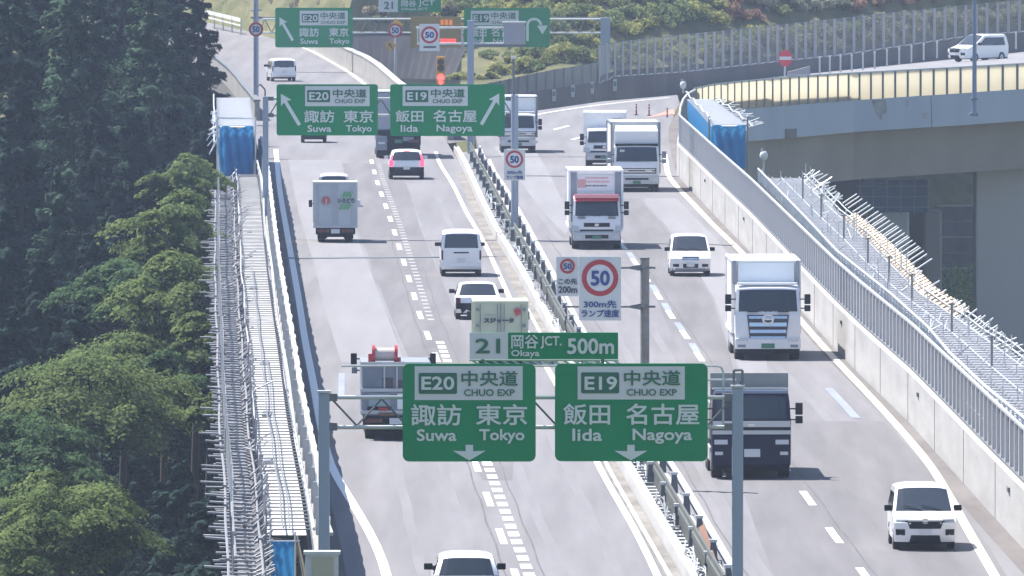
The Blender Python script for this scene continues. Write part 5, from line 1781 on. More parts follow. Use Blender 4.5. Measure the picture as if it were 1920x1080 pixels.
def bush(px, py, r, Y, material, label, squash=.8, n=900, size=.16, group=None, name='shrub'):
    Y = hill_Y(px, py, r, Y)
    c = V(px, py, Y)
    k = Y / F
    R = r * k
    zb = min(c.z - R * squash, terrain_z(c.x, Y))
    base = Vector((c.x, Y, zb))
    root = thing(name, base, label, 'shrub', group)
    O = np.array([0, 0, c.z - zb])
    ctr, nrm = [], []
    for q in range(16):
        d = RNG.normal(size=3); d /= np.linalg.norm(d); d[2] = abs(d[2]) * .9 - .25
        p = O + d * np.array([R, R, R * squash]) * RNG.uniform(.45, .95)
        m_ = n // 16
        e = RNG.normal(size=(m_, 3)); e /= np.linalg.norm(e, axis=1, keepdims=True)
        rr_ = R * RNG.uniform(.28, .48)
        pts = p + e * rr_ * RNG.uniform(.6, 1.1, (m_, 1)) * np.array([1, 1, .8])
        ctr.append(pts); nrm.append(e + RNG.normal(0, .45, (m_, 3)))
    leaf_mesh('foliage', np.concatenate(ctr), np.concatenate(nrm), size, material, root)
    st = MB()
    for q in range(5):
        st.tube((RNG.uniform(-.1, .1), RNG.uniform(-.1, .1), 0), (RNG.uniform(-.6, .6) * R, RNG.uniform(-.6, .6) * R, O[2] * .9), .05, 5, .015)
    st.build('stem', BARK, root)
    return root

# junction bank and hillside above the far wall
G1 = 'sunny shrubs on the bank at the junction'
for i, (x, y, r, mt) in enumerate([(850, 128, 16, LEAF_Y), (868, 110, 17, LEAF_G), (895, 130, 22, LEAF_Y), (915, 105, 22, LEAF_G), (938, 128, 24, LEAF_Y), (962, 108, 22, LEAF_G), (985, 120, 22, LEAF_Y), (1008, 100, 22, LEAF_G), (1030, 112, 22, LEAF_Y), (1058, 92, 24, LEAF_Y), (1085, 100, 22, LEAF_G), (1105, 80, 24, LEAF_Y), (930, 152, 14, LEAF_Y), (872, 150, 14, LEAF_Y)]):
    Y = 1007 + (150 - y) * .05
    bush(x, y, r, Y, mt, ['yellow green', 'mid green'][mt is LEAF_G] + ' leafy shrub on the bank between the dark embankment and the mesh fence', .8, 1100, .17, G1 + (' , yellow green' if mt is LEAF_Y else ' , mid green'))
rg = random.Random(4)
for y in range(150, 66, -13):
    x = 846 + (150 - y) * .12
    while x < 1128:
        yy_ = y + rg.uniform(-6, 6)
        if yy_ < f3(max(905, x)) - 2 or x < 905:
            mt = LEAF_Y if rg.random() < .6 else LEAF_G
            bush(x, yy_, rg.uniform(9, 17), 1004.5, mt, ['yellow green', 'mid green'][mt is LEAF_G] + ' low shrub crowding the sunny bank beside the dark embankment', .8, 620, .17, 'low ' + ['yellow green', 'mid green'][mt is LEAF_G] + ' shrubs crowding the sunny bank')
        x += rg.uniform(14, 24)
k = 0
rr_ = random.Random(21)
for row in range(4):
    x = 860 - row * 10
    while x < 1980:
        if x < 1140 and row == 0:
            x += 20; continue
        yb_ = f2(max(x, 1120)) if x > 1120 else 70
        y = yb_ - 2 - row * 24 + rr_.uniform(-6, 6) + (18 if row == 0 else 0)
        if y < -60: break
        r = rr_.uniform(19, 31)
        Y = YW(x) + 8
        if 1350 < x < 1425 and row in (1, 2):
            mt, nm = LEAF_R, 'russet shrub on the hillside above the clear noise screen'
        elif x > 1600 and row == 1 and x < 1790:
            mt, nm = LEAF_R, 'russet tipped shrub low on the hillside above the noise screen near the lamp pole'
        elif x > 1430 and rr_.random() < .75:
            mt, nm = LEAF_P, 'glossy leaved dark shrub on the hillside above the loop ramp screen'
        elif rr_.random() < .5:
            mt, nm = LEAF_Y, 'yellow green shrub on the hillside above the clear noise screen'
        else:
            mt, nm = LEAF_G, 'mid green shrub on the hillside above the clear noise screen'
        bush(x, y, r, Y, mt, nm, .85, 1000, .19, nm.split(' on ')[0] + 's on the hillside')
        x += r * 1.25
# behind the clear screen: shrubs low on the slope
x = 1150
while x < 1980:
    y = (f1(x) + f2(x)) / 2 + rr_.uniform(-4, 10)
    mt = LEAF_P if x > 1330 else (LEAF_G if rr_.random() < .6 else LEAF_Y)
    nm = {LEAF_P: 'dark glossy shrub', LEAF_G: 'green shrub', LEAF_Y: 'pale yellowish shrub'}[mt] + ' seen through the clear noise screen'
    r = rr_.uniform(20, 30)
    bush(x, y, r, YW(x) + 9, mt, nm, .9, 900, .19, nm.split(' seen')[0] + 's behind the clear noise screen')
    x += r * 1.35
# dry bank at the very top
for i, (x, y, r) in enumerate([(400, 10, 26), (440, 4, 28), (485, 8, 26), (530, 0, 26), (575, 6, 26), (620, 2, 26), (665, 12, 22), (700, 20, 20), (845, 14, 20), (880, 4, 22), (920, 0, 22), (1045, 30, 22), (1075, 25, 22)]):
    Y = 1006
    bush(x, y, r, Y, LEAF_D if x < 860 else LEAF_G, ('dry grey brown scrub on the top bank above the ramp' if x < 860 else 'green scrub on the top bank beside the U turn sign'), .55, 700, .2, 'dry scrub on the top bank' if x < 860 else 'green scrub on the top bank')
for y in (34, 22, 9, -4):
    x = 392.0
    while x < 850:
        if not (y > 14 and x < 520) and rg.random() < .8:
            bush(x, y + rg.uniform(-5, 5), rg.uniform(9, 16), 1006, LEAF_D if rg.random() < .75 else LEAF_G, 'tuft of dry grass and scrub high on the bank above the ramp', .6, 420, .17, 'tufts of dry scrub high on the bank')
        x += rg.uniform(16, 26)
# weeds by the retaining blocks
c = V(1797, 600, 862)
vs, nr = [], []
n = 2600
xs_ = RNG.uniform(-1.7, 1.7, n); ys_ = RNG.uniform(0, 10, n)
cen = np.stack([xs_, ys_, .25 * ys_ + RNG.uniform(-2.2, .9, n)], axis=1)
gr_ = bpy.data.objects.new('grass', bpy.data.meshes.new('grass')); 
bpy.data.objects.remove(gr_)
o = leaf_mesh('grass', cen, RNG.normal(size=(n, 3)) + np.array([0, -.6, .6]), .3, GRASS_M, None)
o.location = c
tag(o, kind='stuff')
# ------------------------------------------------------------------ vehicles
class Shell:
    """car body: a side profile (y forward, z up) carried across the width with tumblehome and rounded plan corners"""
    def __init__(self, W, prof, belt, top, tumble=.16, plan=.16, crown=.05):
        self.W, self.prof, self.belt, self.top, self.t, self.plan, self.crown = W, prof, belt, top, tumble, plan, crown
        ys = [p[0] for p in prof]
        self.yc = (min(ys) + max(ys)) / 2
        self.hl = (max(ys) - min(ys)) / 2
    def hw(self, z):
        h = self.W / 2
        if z > self.belt:
            return h * (1 - self.t * ((z - self.belt) / (self.top - self.belt)) ** 1.2)
        return h * (1 - .05 * ((self.belt - z) / self.belt) ** 2)
    def M(self, u, y, z):
        au = abs(u)
        k = self.plan * (au ** 4) * (abs(y - self.yc) / self.hl) ** 3
        zz = z - self.crown * au ** 4 * max(0, (z - self.belt) / (self.top - self.belt))
        return Vector((u * self.hw(z), y - math.copysign(k, y - self.yc), zz))
    def body(self, name, material, parent):
        us = [-1, -.985, -.94, -.8, -.5, 0, .5, .8, .94, .985, 1]
        n = len(self.prof)
        vs, fs = [], []
        for u in us:
            sc_ = 1.0 if abs(u) < 1 else .985
            for (y, z) in self.prof:
                p = self.M(u, y, z)
                vs.append(p)
        for i in range(len(us) - 1):
            for k in range(n):
                fs.append((i * n + k, i * n + (k + 1) % n, (i + 1) * n + (k + 1) % n, (i + 1) * n + k))
        fs.append(tuple(range(n))); fs.append(tuple((len(us) - 1) * n + k for k in range(n)))
        mb = MB(); mb.v, mb.f = vs, fs
        return mb.build(name, material, parent, smooth=.6, tri=True)
    def patch(self, pts, u0, u1, off, name, material, parent, nu=8, taper=0.0):
        """skin lying on the profile polyline pts between u0 and u1; taper narrows the last point's span"""
        m = len(pts)
        top, bot = [], []
        for j, (y, z) in enumerate(pts):
            a = pts[max(j - 1, 0)]; b = pts[min(j + 1, m - 1)]
            d = Vector((0, b[0] - a[0], b[1] - a[1])).normalized()
            nrm = Vector((0, -d.z, d.y))
            c = Vector((0, y - self.yc, z - self.belt * .8))
            if nrm.dot(c) < 0: nrm = -nrm
            f = 1 - taper * j / max(m - 1, 1)
            for i in range(nu + 1):
                u = (u0 + (u1 - u0) * i / nu)
                if taper: u *= f
                p = self.M(u, y, z)
                top.append(p + nrm * off); bot.append(p - nrm * .02)
        vs = top + bot; N = len(top); fs = []
        w = nu + 1
        for j in range(m - 1):
            for i in range(nu):
                q = (j * w + i, j * w + i + 1, (j + 1) * w + i + 1, (j + 1) * w + i)
                fs.append(q); fs.append(tuple(N + k for k in q))
        ring = [i for i in range(w)] + [j * w + nu for j in range(1, m)] + [(m - 1) * w + i for i in range(nu - 1, -1, -1)] + [j * w for j in range(m - 2, 0, -1)]
        for a, b in zip(ring, ring[1:] + ring[:1]):
            fs.append((a, b, N + b, N + a))
        mb = MB(); mb.v, mb.f = vs, fs
        return mb.build(name, material, parent)
    def side(self, poly, sgn, off, name, material, parent):
        n = len(poly)
        out = [self.M(sgn, y, z) + Vector((sgn * off, 0, 0)) for y, z in poly]
        inn = [self.M(sgn, y, z) - Vector((sgn * .02, 0, 0)) for y, z in poly]
        mb = MB(); mb.v = out + inn
        mb.f = [tuple(range(n)), tuple(range(n, 2 * n))] + [(k, (k + 1) % n, n + (k + 1) % n, n + k) for k in range(n)]
        return mb.build(name, material, parent, tri=True)

def wheel(root, x, y, r, w, dual=False):
    s = 1 if x > 0 else -1
    x0, x1 = x - s * w, x
    mb = MB().tube((x0, y, r), (x1 - s * .02, y, r), r, 22).tube((x1 - s * .02, y, r), (x1, y, r), r, 22, r * .9)
    o = mb.build('wheel', TYRE, root, smooth=.7)
    MB().tube((x1 - s * .03, y, r), (x1 + s * .012, y, r), r * .62, 18, r * .5).build('rim', RIM, o, smooth=.7)
    return o

def mirror(root, x, y, z, w, h, material, arm_x):
    o = MB().box(x - w / 2, x + w / 2, y - .07, y + .09, z - h / 2, z + h / 2).build('mirror', material, root, bevel=.025)
    MB().tube((arm_x, y, z), (x, y, z), .025, 6).build('mirror_arm', BLACKP, o)
    return o

def place(root, px, py, L, away, yaw):
    """nearest end of the vehicle stands at photo point (px, py)"""
    b = G(px, py)
    d = Vector((math.sin(-yaw) if False else -math.sin(yaw), math.cos(yaw), 0))
    root.location = b + d * (L / 2)
    root.rotation_euler = (0, 0, yaw + (0 if away else math.pi))

def new(name, label, cat):
    return thing(name, (0, 0, 0), label, cat)

YAWL, YAWR = math.atan(.0204), math.atan(.016)

# --- cars and vans -------------------------------------------------
def car(name, label, cat, kind, W, Hh, L, paint=None, away=True, brake=False, dark_low=False, plate=PLATE_W, grille='mesh'):
    paint = paint or CAR_W
    r = new(name, label, cat)
    h = L / 2
    if kind == 'suv':
        belt = Hh * .62
        prof = [(-h + .12, .28), (-h, .45), (-h, .75), (-h + .03, belt), (-h + .42, Hh - .10), (-h + .62, Hh - .02), (-.2, Hh), (.45, Hh - .06), (1.25, belt + .05), (1.75, belt - .04), (h - .12, belt - .16), (h, .65), (h, .4), (h - .12, .28)]
        rw = [(-h + .05, belt + .05), (-h + .41, Hh - .12)]
        ws = [(1.22, belt + .07), (.5, Hh - .09)]
        sidew = [(-h + .75, belt + .03), (1.05, belt + .03), (.35, Hh - .12), (-h + .85, Hh - .12)]
        rf, rb = .55, .9
    elif kind == 'sedan':
        belt = Hh * .63
        prof = [(-h + .1, .27), (-h, .42), (-h, .7), (-h + .06, belt - .03), (-h + .55, belt + .02), (-h + 1.15, Hh - .05), (-h + 1.5, Hh), (.15, Hh), (.5, Hh - .05), (1.2, belt + .02), (h - .25, belt - .14), (h, .6), (h, .4), (h - .1, .27)]
        rw = [(-h + .58, belt + .04), (-h + 1.13, Hh - .07)]
        ws = [(1.17, belt + .04), (.53, Hh - .07)]
        sidew = [(-h + .85, belt + .02), (1.05, belt + .02), (.45, Hh - .09), (-h + 1.25, Hh - .09)]
        rf, rb = .55, .8
    elif kind == 'van':           # one box, upright tail, short nose
        belt = Hh * .58
        prof = [(-h + .08, .30), (-h, .45), (-h, belt), (-h + .10, Hh - .12), (-h + .25, Hh - .02), (0, Hh), (h - 1.5, Hh - .03), (h - 1.25, Hh - .10), (h - .45, belt + .02), (h - .12, belt - .10), (h, .75), (h, .42), (h - .1, .28)]
        rw = [(-h + .005, belt + .08), (-h + .09, Hh - .16)]
        ws = [(h - .48, belt + .05), (h - 1.23, Hh - .12)]
        sidew = [(-h + .35, belt + .05), (h - .85, belt + .05), (h - 1.45, Hh - .16), (-h + .42, Hh - .16)]
        rf, rb = .55, .75
    else:                          # minivan: sloping short bonnet
        belt = Hh * .58
        prof = [(-h + .1, .3), (-h, .45), (-h, belt), (-h + .14, Hh - .12), (-h + .3, Hh - .02), (-.2, Hh), (h - 2.0, Hh - .05), (h - 1.05, belt + .04), (h - .75, belt - .03), (h - .16, belt - .17), (h, .78), (h, .42), (h - .12, .25)]
        rw = [(-h + .01, belt + .06), (-h + .13, Hh - .16)]
        ws = [(h - 1.08, belt + .06), (h - 1.95, Hh - .08)]
        sidew = [(-h + .4, belt + .04), (h - 1.45, belt + .04), (h - 2.1, Hh - .16), (-h + .5, Hh - .16)]
        rf, rb = .8, .85
    sh = Shell(W, prof, belt, Hh, tumble=.10 if kind == 'van' else (.15 if kind == 'mini' else .2), plan=.07 if kind == 'van' else (.24 if kind == 'mini' else .16), crown=.08)
    sh.body('body', paint, r)
    sh.patch(rw, -.84, .84, .012, 'rear_window', GLASS, r)
    sh.patch(ws, -.90, .90, .012, 'windscreen', GLASS, r)
    for s in (-1, 1):
        sh.side(sidew, s, .012, 'side_window', GLASS, r)
    wr = .31 if kind != 'suv' else .35
    for s in (-1, 1):
        wheel(r, s * (W / 2 - .01), h - rf - .3, wr, .2)
        wheel(r, s * (W / 2 - .01), -h + rb, wr, .2)
    MB().box(-W * .42, W * .42, -h + .2, h - .25, .2, .34).build('underbody', BLACKP, r)
    my = h - 1.55 if kind in ('sedan', 'suv') else h - (.95 if kind == 'van' else 1.45)
    for s in (-1, 1):
        mirror(r, s * (W / 2 + .10), my, belt + .12, .22, .16, paint if brake else BLACKP, s * W / 2 * .95)
    if away:
        z0 = belt - .22 if kind != 'van' else .72
        tl = LAMP_ON if brake else LAMP_R
        zz = (belt - .27, belt + .03) if kind == 'suv' else ((.72, 1.12) if kind in ('van',) else (belt - .25, belt - .03))
        w_ = (.78, .985) if kind in ('suv', 'sedan') else (.90, .985)
        yb = -h
        for s in (-1, 1):
            sh.patch([(yb, zz[0]), (yb + (.03 if kind == 'suv' else 0), zz[1])], s * w_[0], s * w_[1], .014, 'tail_lamp', tl, r, nu=3)
        if kind == 'suv' and brake:
            for s in (-1, 1):
                sh.patch([(-h + .05, belt + .04), (-h + .28, Hh - .22)], s * .87, s * .96, .016, 'tail_lamp', tl, r, nu=2)
            sh.patch([(-h + .43, Hh - .095), (-h + .5, Hh - .07)], -.2, .2, .02, 'brake_lamp', tl, r, nu=3)
        if dark_low:
            sh.patch([(-h + .12, .28), (-h, .45), (-h, .66)], -.99, .99, .018, 'rear_bumper', BLACKP, r)
        else:
            sh.patch([(-h + .06, .33), (-h, .45), (-h, .58)], -.99, .99, .03, 'rear_bumper', paint, r)
            sh.patch([(-h + .10, .26), (-h + .06, .36)], -.9, .9, .02, 'lower_valance', BLACKP, r)
        zp = .62 if dark_low else (.66 if kind != 'van' else .62)
        MB().box(-.17, .17, -h - .035, -h, zp - (.08 if dark_low else 0), zp + (.09 if dark_low else .17)).build('number_plate', plate, r)
        if kind == 'van':
            MB().box(-.32, .32, -h - .03, -h, 1.0, 1.05).build('tail_handle', BLACKP, r)
    else:
        # grille, lamps, bumper openings
        yf = h
        if kind == 'mini' and grille == 'mesh':
            sh.patch([(h - .0, .62), (h - .02, .80), (h - .13, belt - .18)], -.50, .50, .016, 'grille', BLACKP, r, taper=-.3)
            for s in (-1, 1):
                sh.patch([(h - .055, .86), (h - .14, belt - .175)], s * .56, s * .95, .016, 'headlamp', LAMP_C, r, nu=4)
                sh.patch([(h - .02, .44), (h, .60)], s * .66, s * .95, .016, 'fog_lamp_recess', BLACKP, r, nu=3)
            sh.patch([(h - .11, .26), (h, .44)], -.52, .52, .018, 'lower_grille', BLACKP, r, taper=.1)
            MB().box(-.48, .48, h - .02, h + .02, .845, .875).build('chrome_bar', CHROME, r)
            MB().box(-.07, .07, h - .02, h + .03, .80, .90).build('badge', CHROME, r)
        else:
            sh.patch([(h - .0, .70), (h - .04, .82), (h - .12, belt - .18)], -.42, .42, .016, 'grille', CHROME, r)
            sh.patch([(h - .03, .81), (h - .06, .85)], -.40, .40, .022, 'grille_slot', BLACKP, r)
            for s in (-1, 1):
                sh.patch([(h - .02, .72), (h - .13, belt - .18)], s * .52, s * .97, .016, 'headlamp', LAMP_C, r, nu=4)
                sh.patch([(h - .02, .42), (h, .54)], s * .58, s * .88, .016, 'fog_lamp_recess', BLACKP, r, nu=3)
            sh.patch([(h - .03, .38), (h, .55)], -.38, .38, .016, 'lower_grille', BLACKP, r)
            sh.patch([(h - .12, .25), (h - .06, .36)], -.95, .95, .016, 'lower_valance', GREYP, r)
        MB().box(-.17, .17, h, h + .03, .45, .61).build('number_plate', plate, r)
        # wipers
        q = Vector(ws[0][0:1] + (0,)) if False else None
        MB().tube((-.5, ws[0][0] + .02, ws[0][1] + .02), (.05, ws[0][0] - .12, ws[0][1] + .14), .012, 5).build('wiper', BLACKP, r)
        MB().tube((.05, ws[0][0] + .02, ws[0][1] + .02), (.55, ws[0][0] - .12, ws[0][1] + .14), .012, 5).build('wiper', BLACKP, r)
    return r

c = car('suv', 'white sport utility car with lit red brake lamps', 'car', 'suv', 1.86, 1.58, 4.5, brake=True, dark_low=True)
place(c, 762.5, 337, 4.5, True, YAWL)
c = car('cargo_van', 'white square cargo van with a wide rear window next to the median kerb', 'van', 'van', 1.72, 1.97, 4.7, away=True)
place(c, 865, 519, 4.7, True, YAWL)
c = car('car', 'white car with grey tailgate just ahead of the pale green sushi coloured truck', 'car', 'sedan', 1.74, 1.44, 4.4, away=True, dark_low=True)
c['label'] = 'white saloon car with a dark rear bumper half hidden by the pale green truck'
place(c, 896, 600, 4.4, True, YAWL)
c = car('car', 'white car cut by the bottom frame edge, dark rear window and black mirrors', 'car', 'suv', 1.66, 1.52, 4.2, away=True)
place(c, 875, 1152, 4.2, True, YAWL)
c = car('car', 'dark small car half hidden by the second Suwa and Tokyo sign', 'car', 'van', 1.5, 1.55, 3.4, paint=mat('charcoal_paint', (.03, .033, .04), rough=.3, coat=.6), away=True, dark_low=True)
place(c, 588.5, 268, 3.4, True, YAWL)
c = car('car', 'pale kei car with a dark rear window peeking over the small box truck', 'car', 'van', 1.50, 1.66, 3.4, paint=mat('pale_rose_paint', (.62, .58, .60), rough=.3, coat=.6), away=True)
place(c, 626, 388, 3.4, True, YAWL)
c = car('car', 'white car climbing the curving ramp beside the tall 50 mast', 'car', 'van', 1.72, 1.62, 4.2, away=True)
place(c, 533, 153, 4.2, True, .13)
c = car('minivan', 'white minivan with a black mesh grille, nearest of the oncoming vehicles', 'minivan', 'mini', 1.70, 1.72, 4.7, away=False)
place(c, 1735, 1034, 4.7, False, YAWR)
c = car('minivan', 'white minivan with a chrome grille ahead of the big box truck', 'minivan', 'mini', 1.72, 1.74, 4.7, away=False, grille='chrome')
place(c, 1295, 519, 4.7, False, YAWR)
c = car('car', 'white hatchback driving on the loop ramp behind the cream panels', 'car', 'mini', 1.75, 1.75, 4.4, away=False)
b = V(1834, 116, 968)
c.location = b; c.rotation_euler = (0, 0, math.radians(132)); c.scale = (1.05, 1.05, 1.12)

# --- trucks ---------------------------------------------------------
def cab(r, W, y0, y1, z0, zt, zb, paint, style):
    """forward control cab between y0 (rear) and y1 (front face)"""
    prof = [(y0, z0 + .12), (y0, zt - .1), (y0 + .1, zt), (y1 - .62, zt), (y1 - .40, zt - .10), (y1 - .06, zb), (y1 - .0, zb - .12), (y1, z0 + .45), (y1 - .02, z0), (y1 - .3, z0)]
    sh = Shell(W, prof, zb, zt, tumble=.05, plan=.10, crown=.05)
    sh.body('cab', paint, r)
    sh.patch([(y1 - .075, zb + .06), (y1 - .375, zt - .16)], -.90, .90, .014, 'windscreen', GLASS, r)
    for s in (-1, 1):
        sh.side([(y0 + .5, zb + .02), (y1 - .22, zb - .08), (y1 - .52, zt - .22), (y0 + .5, zt - .22)], s, .012, 'side_window', GLASS, r)
        MB().tube((s * .05, y1 - .08, zb + .05), (s * .75, y1 - .13, zb + .16), .014, 5).build('wiper', BLACKP, r)
    return sh

def chassis(r, W, L, z, axles, wr=.48):
    m = MB()
    for s in (-1, 1):
        m.box(s * .42 - .05, s * .42 + .05, -L / 2 + .15, L / 2 - .6, z - .28, z)
    for k in range(6):
        y = -L / 2 + .4 + k * (L - 1.4) / 5
        m.box(-.42, .42, y, y + .1, z - .22, z - .04)
    m.build('chassis', BLACKP, r)
    MB().box(-W / 2 + .38, W / 2 - .38, -L / 2 + .5, L / 2 - .25, .24, z - .05).build('running_gear', BLACKP, r)  # solid dark block for engine and axles, added to deepen the shade underneath
    MB().box(-W / 2 + .06, W / 2 - .06, L / 2 - .9, L / 2 - .2, .26, .5).build('front_underrun', BLACKP, r)  # dark bar added to close the bright gap below the bumper
    for y in axles:
        for s in (-1, 1):
            wheel(r, s * (W / 2 - .03), y, wr, .34)
    for s in (-1, 1):
        mm = MB().box(s * (W / 2 - .05) - .03, s * (W / 2 - .05) + .03, -L / 2 + 1.6, L / 2 - 2.4, .45, .85)
        mm.build('side_guard', GALV, r)

def box_body(r, W, y0, y1, z0, z1, material, frame=GALV, bev=.03):
    MB().box(-W / 2, W / 2, y0, y1, z0, z1).build('cargo_box', material, r, bevel=bev)
    m = MB()
    for s in (-1, 1):
        for y in (y0, y1):
            x = s * W / 2
            m.box(x - .05 + s * .008, x + .05 + s * .008, y - .04, y + .04, z0 - .02, z1 + .012)
        m.box(s * W / 2 - .05 + s * .008, s * W / 2 + .05 + s * .008, y0, y1, z0 - .05, z0 + .06)
        m.box(s * W / 2 - .05 + s * .008, s * W / 2 + .05 + s * .008, y0, y1, z1 - .05, z1 + .015)
    for y in (y0, y1):
        m.box(-W / 2, W / 2, y - .045, y + .045, z1 - .05, z1 + .018)
        m.box(-W / 2, W / 2, y - .045, y + .045, z0 - .04, z0 + .06)
    m.build('box_frame', frame, r)

def rear_gear(r, W, y, z, plate=PLATE_W, zb=.5):
    """rear beam, lamps, plate, mud flaps on the tail"""
    MB().box(-W / 2 + .08, W / 2 - .08, y - .02, y + .08, zb, zb + .14).build('rear_beam', BLACKP, r)
    MB().box(-W / 2 + .05, W / 2 - .05, y, y + .12, z - .34, z - .03).build('tail_panel', BLACKP, r)
    for s in (-1, 1):
        MB().box(s * (W / 2 - .34) - .22, s * (W / 2 - .34) + .22, y - .05, y, z - .25, z - .12).build('tail_lamp', LAMP_R, r)
        MB().box(s * (W / 2 - .62) - .05, s * (W / 2 - .62) + .05, y - .055, y, z - .25, z - .12).build('indicator', AMBER, r)
        MB().box(s * (W / 2 - .35) - .22, s * (W / 2 - .35) + .22, y + .35, y + .37, .18, z - .3).build('mud_flap', BLACKP, r)
    MB().box(-.2, .2, y - .05, y, z - .30, z - .10).build('number_plate', plate, r)

def door_lines(r, W, y, z0, z1, frame=GALV):
    m = MB()
    m.box(-.015, .015, y - .052, y - .04, z0 + .08, z1 - .08)
    for s in (-1, 1):
        for x in (.12, W / 2 - .2):
            m.tube((s * x, y - .07, z0 + .1), (s * x, y - .07, z1 - .1), .016, 6)
        for k in range(3):
            z = z0 + (z1 - z0) * (k + .5) / 3
            m.box(s * (W / 2 - .1) - .06, s * (W / 2 - .1) + .06, y - .07, y - .04, z - .05, z + .05)
    m.build('door_rods', frame, r)

# small white box truck with logos (forest side lane)
W, L = 1.90, 4.8
r = new('box_truck', 'small grey white box truck with green stripes on its rear doors', 'truck')
chassis(r, W - .25, L, .72, (-L / 2 + .9, L / 2 - .75), .36)
boxm = mat('box_grey_white', (.50, .535, .57), rough=.55, col2=(.44, .475, .51), nscale=1.2)
box_body(r, W, -L / 2, L / 2 - 1.5, .72, 2.75, boxm)
cab(r, 1.70, L / 2 - 1.4, L / 2, .35, 2.0, 1.25, CAR_W, '')
door_lines(r, W, -L / 2, .72, 2.75)
rear_gear(r, W, -L / 2, .72, PLATE_W, .38)
yq = -L / 2 - .062
def emb(material, poly, name, d=0.0):
    MB().prism(poly, lambda a, b, dd: (a, yq - d + dd, b), 0, .012).build(name, material, r, tri=True)
emr = mat('emblem_red', (.50, .10, .10), rough=.5)
emb(emr, [(-.42 + .19 * math.cos(k * math.pi / 16), 1.92 + .19 * math.sin(k * math.pi / 16)) for k in range(32)], 'red_emblem')
emb(boxm, [(-.45, 1.74), (-.39, 1.74), (-.39, 1.98), (-.42, 2.05), (-.45, 1.98)], 'emblem_mark', .006)
emg = mat('stripe_green', (.12, .42, .16), rough=.5)
for zz in ((2.08, 2.32), (1.52, 1.76)):
    for k in range(3):
        x = .28 + k * .16 - (.12 if zz[0] < 1.8 else 0)
        emb(emg, [(x, zz[0]), (x + .11, zz[0]), (x + .11 + .12, zz[1]), (x + .12, zz[1])], 'green_stripe')
mb = text_mb('いろどり', .10, .86, 1.80, 2.04, .014)
mb.v = [(x, yq - .012 + y, z) for x, y, z in mb.v]
mb.build('lettering', mat('dark_green_lettering', (.03, .10, .05), rough=.5), r, fix=False)
for s in (-1, 1):
    mirror(r, s * (W / 2 + .16), L / 2 - .3, 1.65, .16, .32, CAR_W if s > 0 else BLACKP, s * .85)
place(r, 629, 455, L, True, YAWL)

# pale green refrigerated truck
W, L = 1.88, 5.0
r = new('box_truck', 'pale green box truck with black katakana lettering on its tail', 'truck')
chassis(r, W - .25, L, .72, (-L / 2 + .9, L / 2 - .75), .36)
box_body(r, W, -L / 2, L / 2 - 1.5, .55, 2.28, CREAMP, CREAMP)
cab(r, 1.70, L / 2 - 1.4, L / 2, .35, 1.95, 1.25, CAR_W, '')
door_lines(r, W, -L / 2, .55, 2.28, GREYP)
rear_gear(r, W, -L / 2, .6, PLATE_W, .32)
yq = -L / 2 - .075
mb = text_mb('スジャータ', -.62, .48, 1.50, 1.70, .018)
mb.v = [(x, yq + y, z) for x, y, z in mb.v]
mb.build('lettering', DARK_T, r, fix=False)
emb(emr, [(.60 + .14 * math.cos(k * math.pi / 16), 1.92 + .14 * math.sin(k * math.pi / 16)) for k in range(17, 48)] + [(.60, 1.68)], 'red_emblem')
emb(RED_D, [(.60 + .09 * math.cos(k * math.pi / 8), 1.93 + .06 * math.sin(k * math.pi / 8)) for k in range(16)], 'emblem_mark', .006)
emb(DARK_T, [(-.6, 1.80), (-.18, 1.80), (-.18, 1.81), (-.6, 1.81)], 'thin_rule')
for s in (-1, 1):
    mirror(r, s * (W / 2 + .12), L / 2 - .3, 1.6, .16, .30, BLACKP, s * .85)
place(r, 939, 684, L, True, YAWL)

# grey utility truck with a red drum on top
W, L = 2.2, 6.6
r = new('utility_truck', 'grey utility truck with a red cable drum on its roof behind the near gantry', 'truck')
chassis(r, W - .2, L, .8, (-L / 2 + 1.5, L / 2 - 1.0), .42)
cab(r, 2.05, L / 2 - 1.7, L / 2, .4, 2.35, 1.45, SILVER, '')
MB().box(-W / 2, W / 2, -L / 2, L / 2 - 1.9, .80, 1.62).build('tool_body', GREYP, r, bevel=.03)
MB().box(-W / 2, W / 2, -L / 2 + .12, L / 2 - 1.9, 1.62, 2.46).build('upper_body', GREYP, r, bevel=.03)
m = MB()
for x in (-1.08, -.36, .04, 1.08):
    m.box(x - .025, x + .025, -L / 2 + .06, -L / 2 + .13, 1.62, 2.48)
m.box(-W / 2 - .02, W / 2 + .02, -L / 2 + .04, -L / 2 + .14, 2.42, 2.50)
m.box(-W / 2 - .03, W / 2 + .03, -L / 2 - .05, -L / 2 + .08, 1.56, 1.66)
m.box(-W / 2 - .03, W / 2 + .03, -L / 2 - .05, -L / 2 + .08, .86, .96)
m.build('body_frame', GALV, r)
MB().box(.06, .95, -L / 2 + .10, -L / 2 + .13, 1.95, 2.40).build('rear_pane', mat('dull_pane', (.16, .18, .22), rough=.3), r)
MB().box(.06, .98, -L / 2 + .10, -L / 2 + .13, 1.68, 1.92).build('rear_pane', GLASS, r)
MB().box(-.42, -.08, -L / 2 + .10, -L / 2 + .13, 1.68, 2.0).build('hatch', GLASS, r)
MB().box(-.86, -.18, -L / 2 - .03, -L / 2, 1.10, 1.50).build('locker_door', mat('teal_grey', (.28, .36, .38), rough=.5), r)
MB().box(.05, .95, -L / 2 - .03, -L / 2, 1.00, 1.50).build('locker_door', TRK_W, r)
MB().box(-.9, -.12, -L / 2 - .02, -L / 2, .97, 1.08).build('locker_recess', BLACKP, r)
MB().box(-.55, -.25, -L / 2 - .05, -L / 2 - .02, .95, 1.06).build('red_marker', RED_R, r)
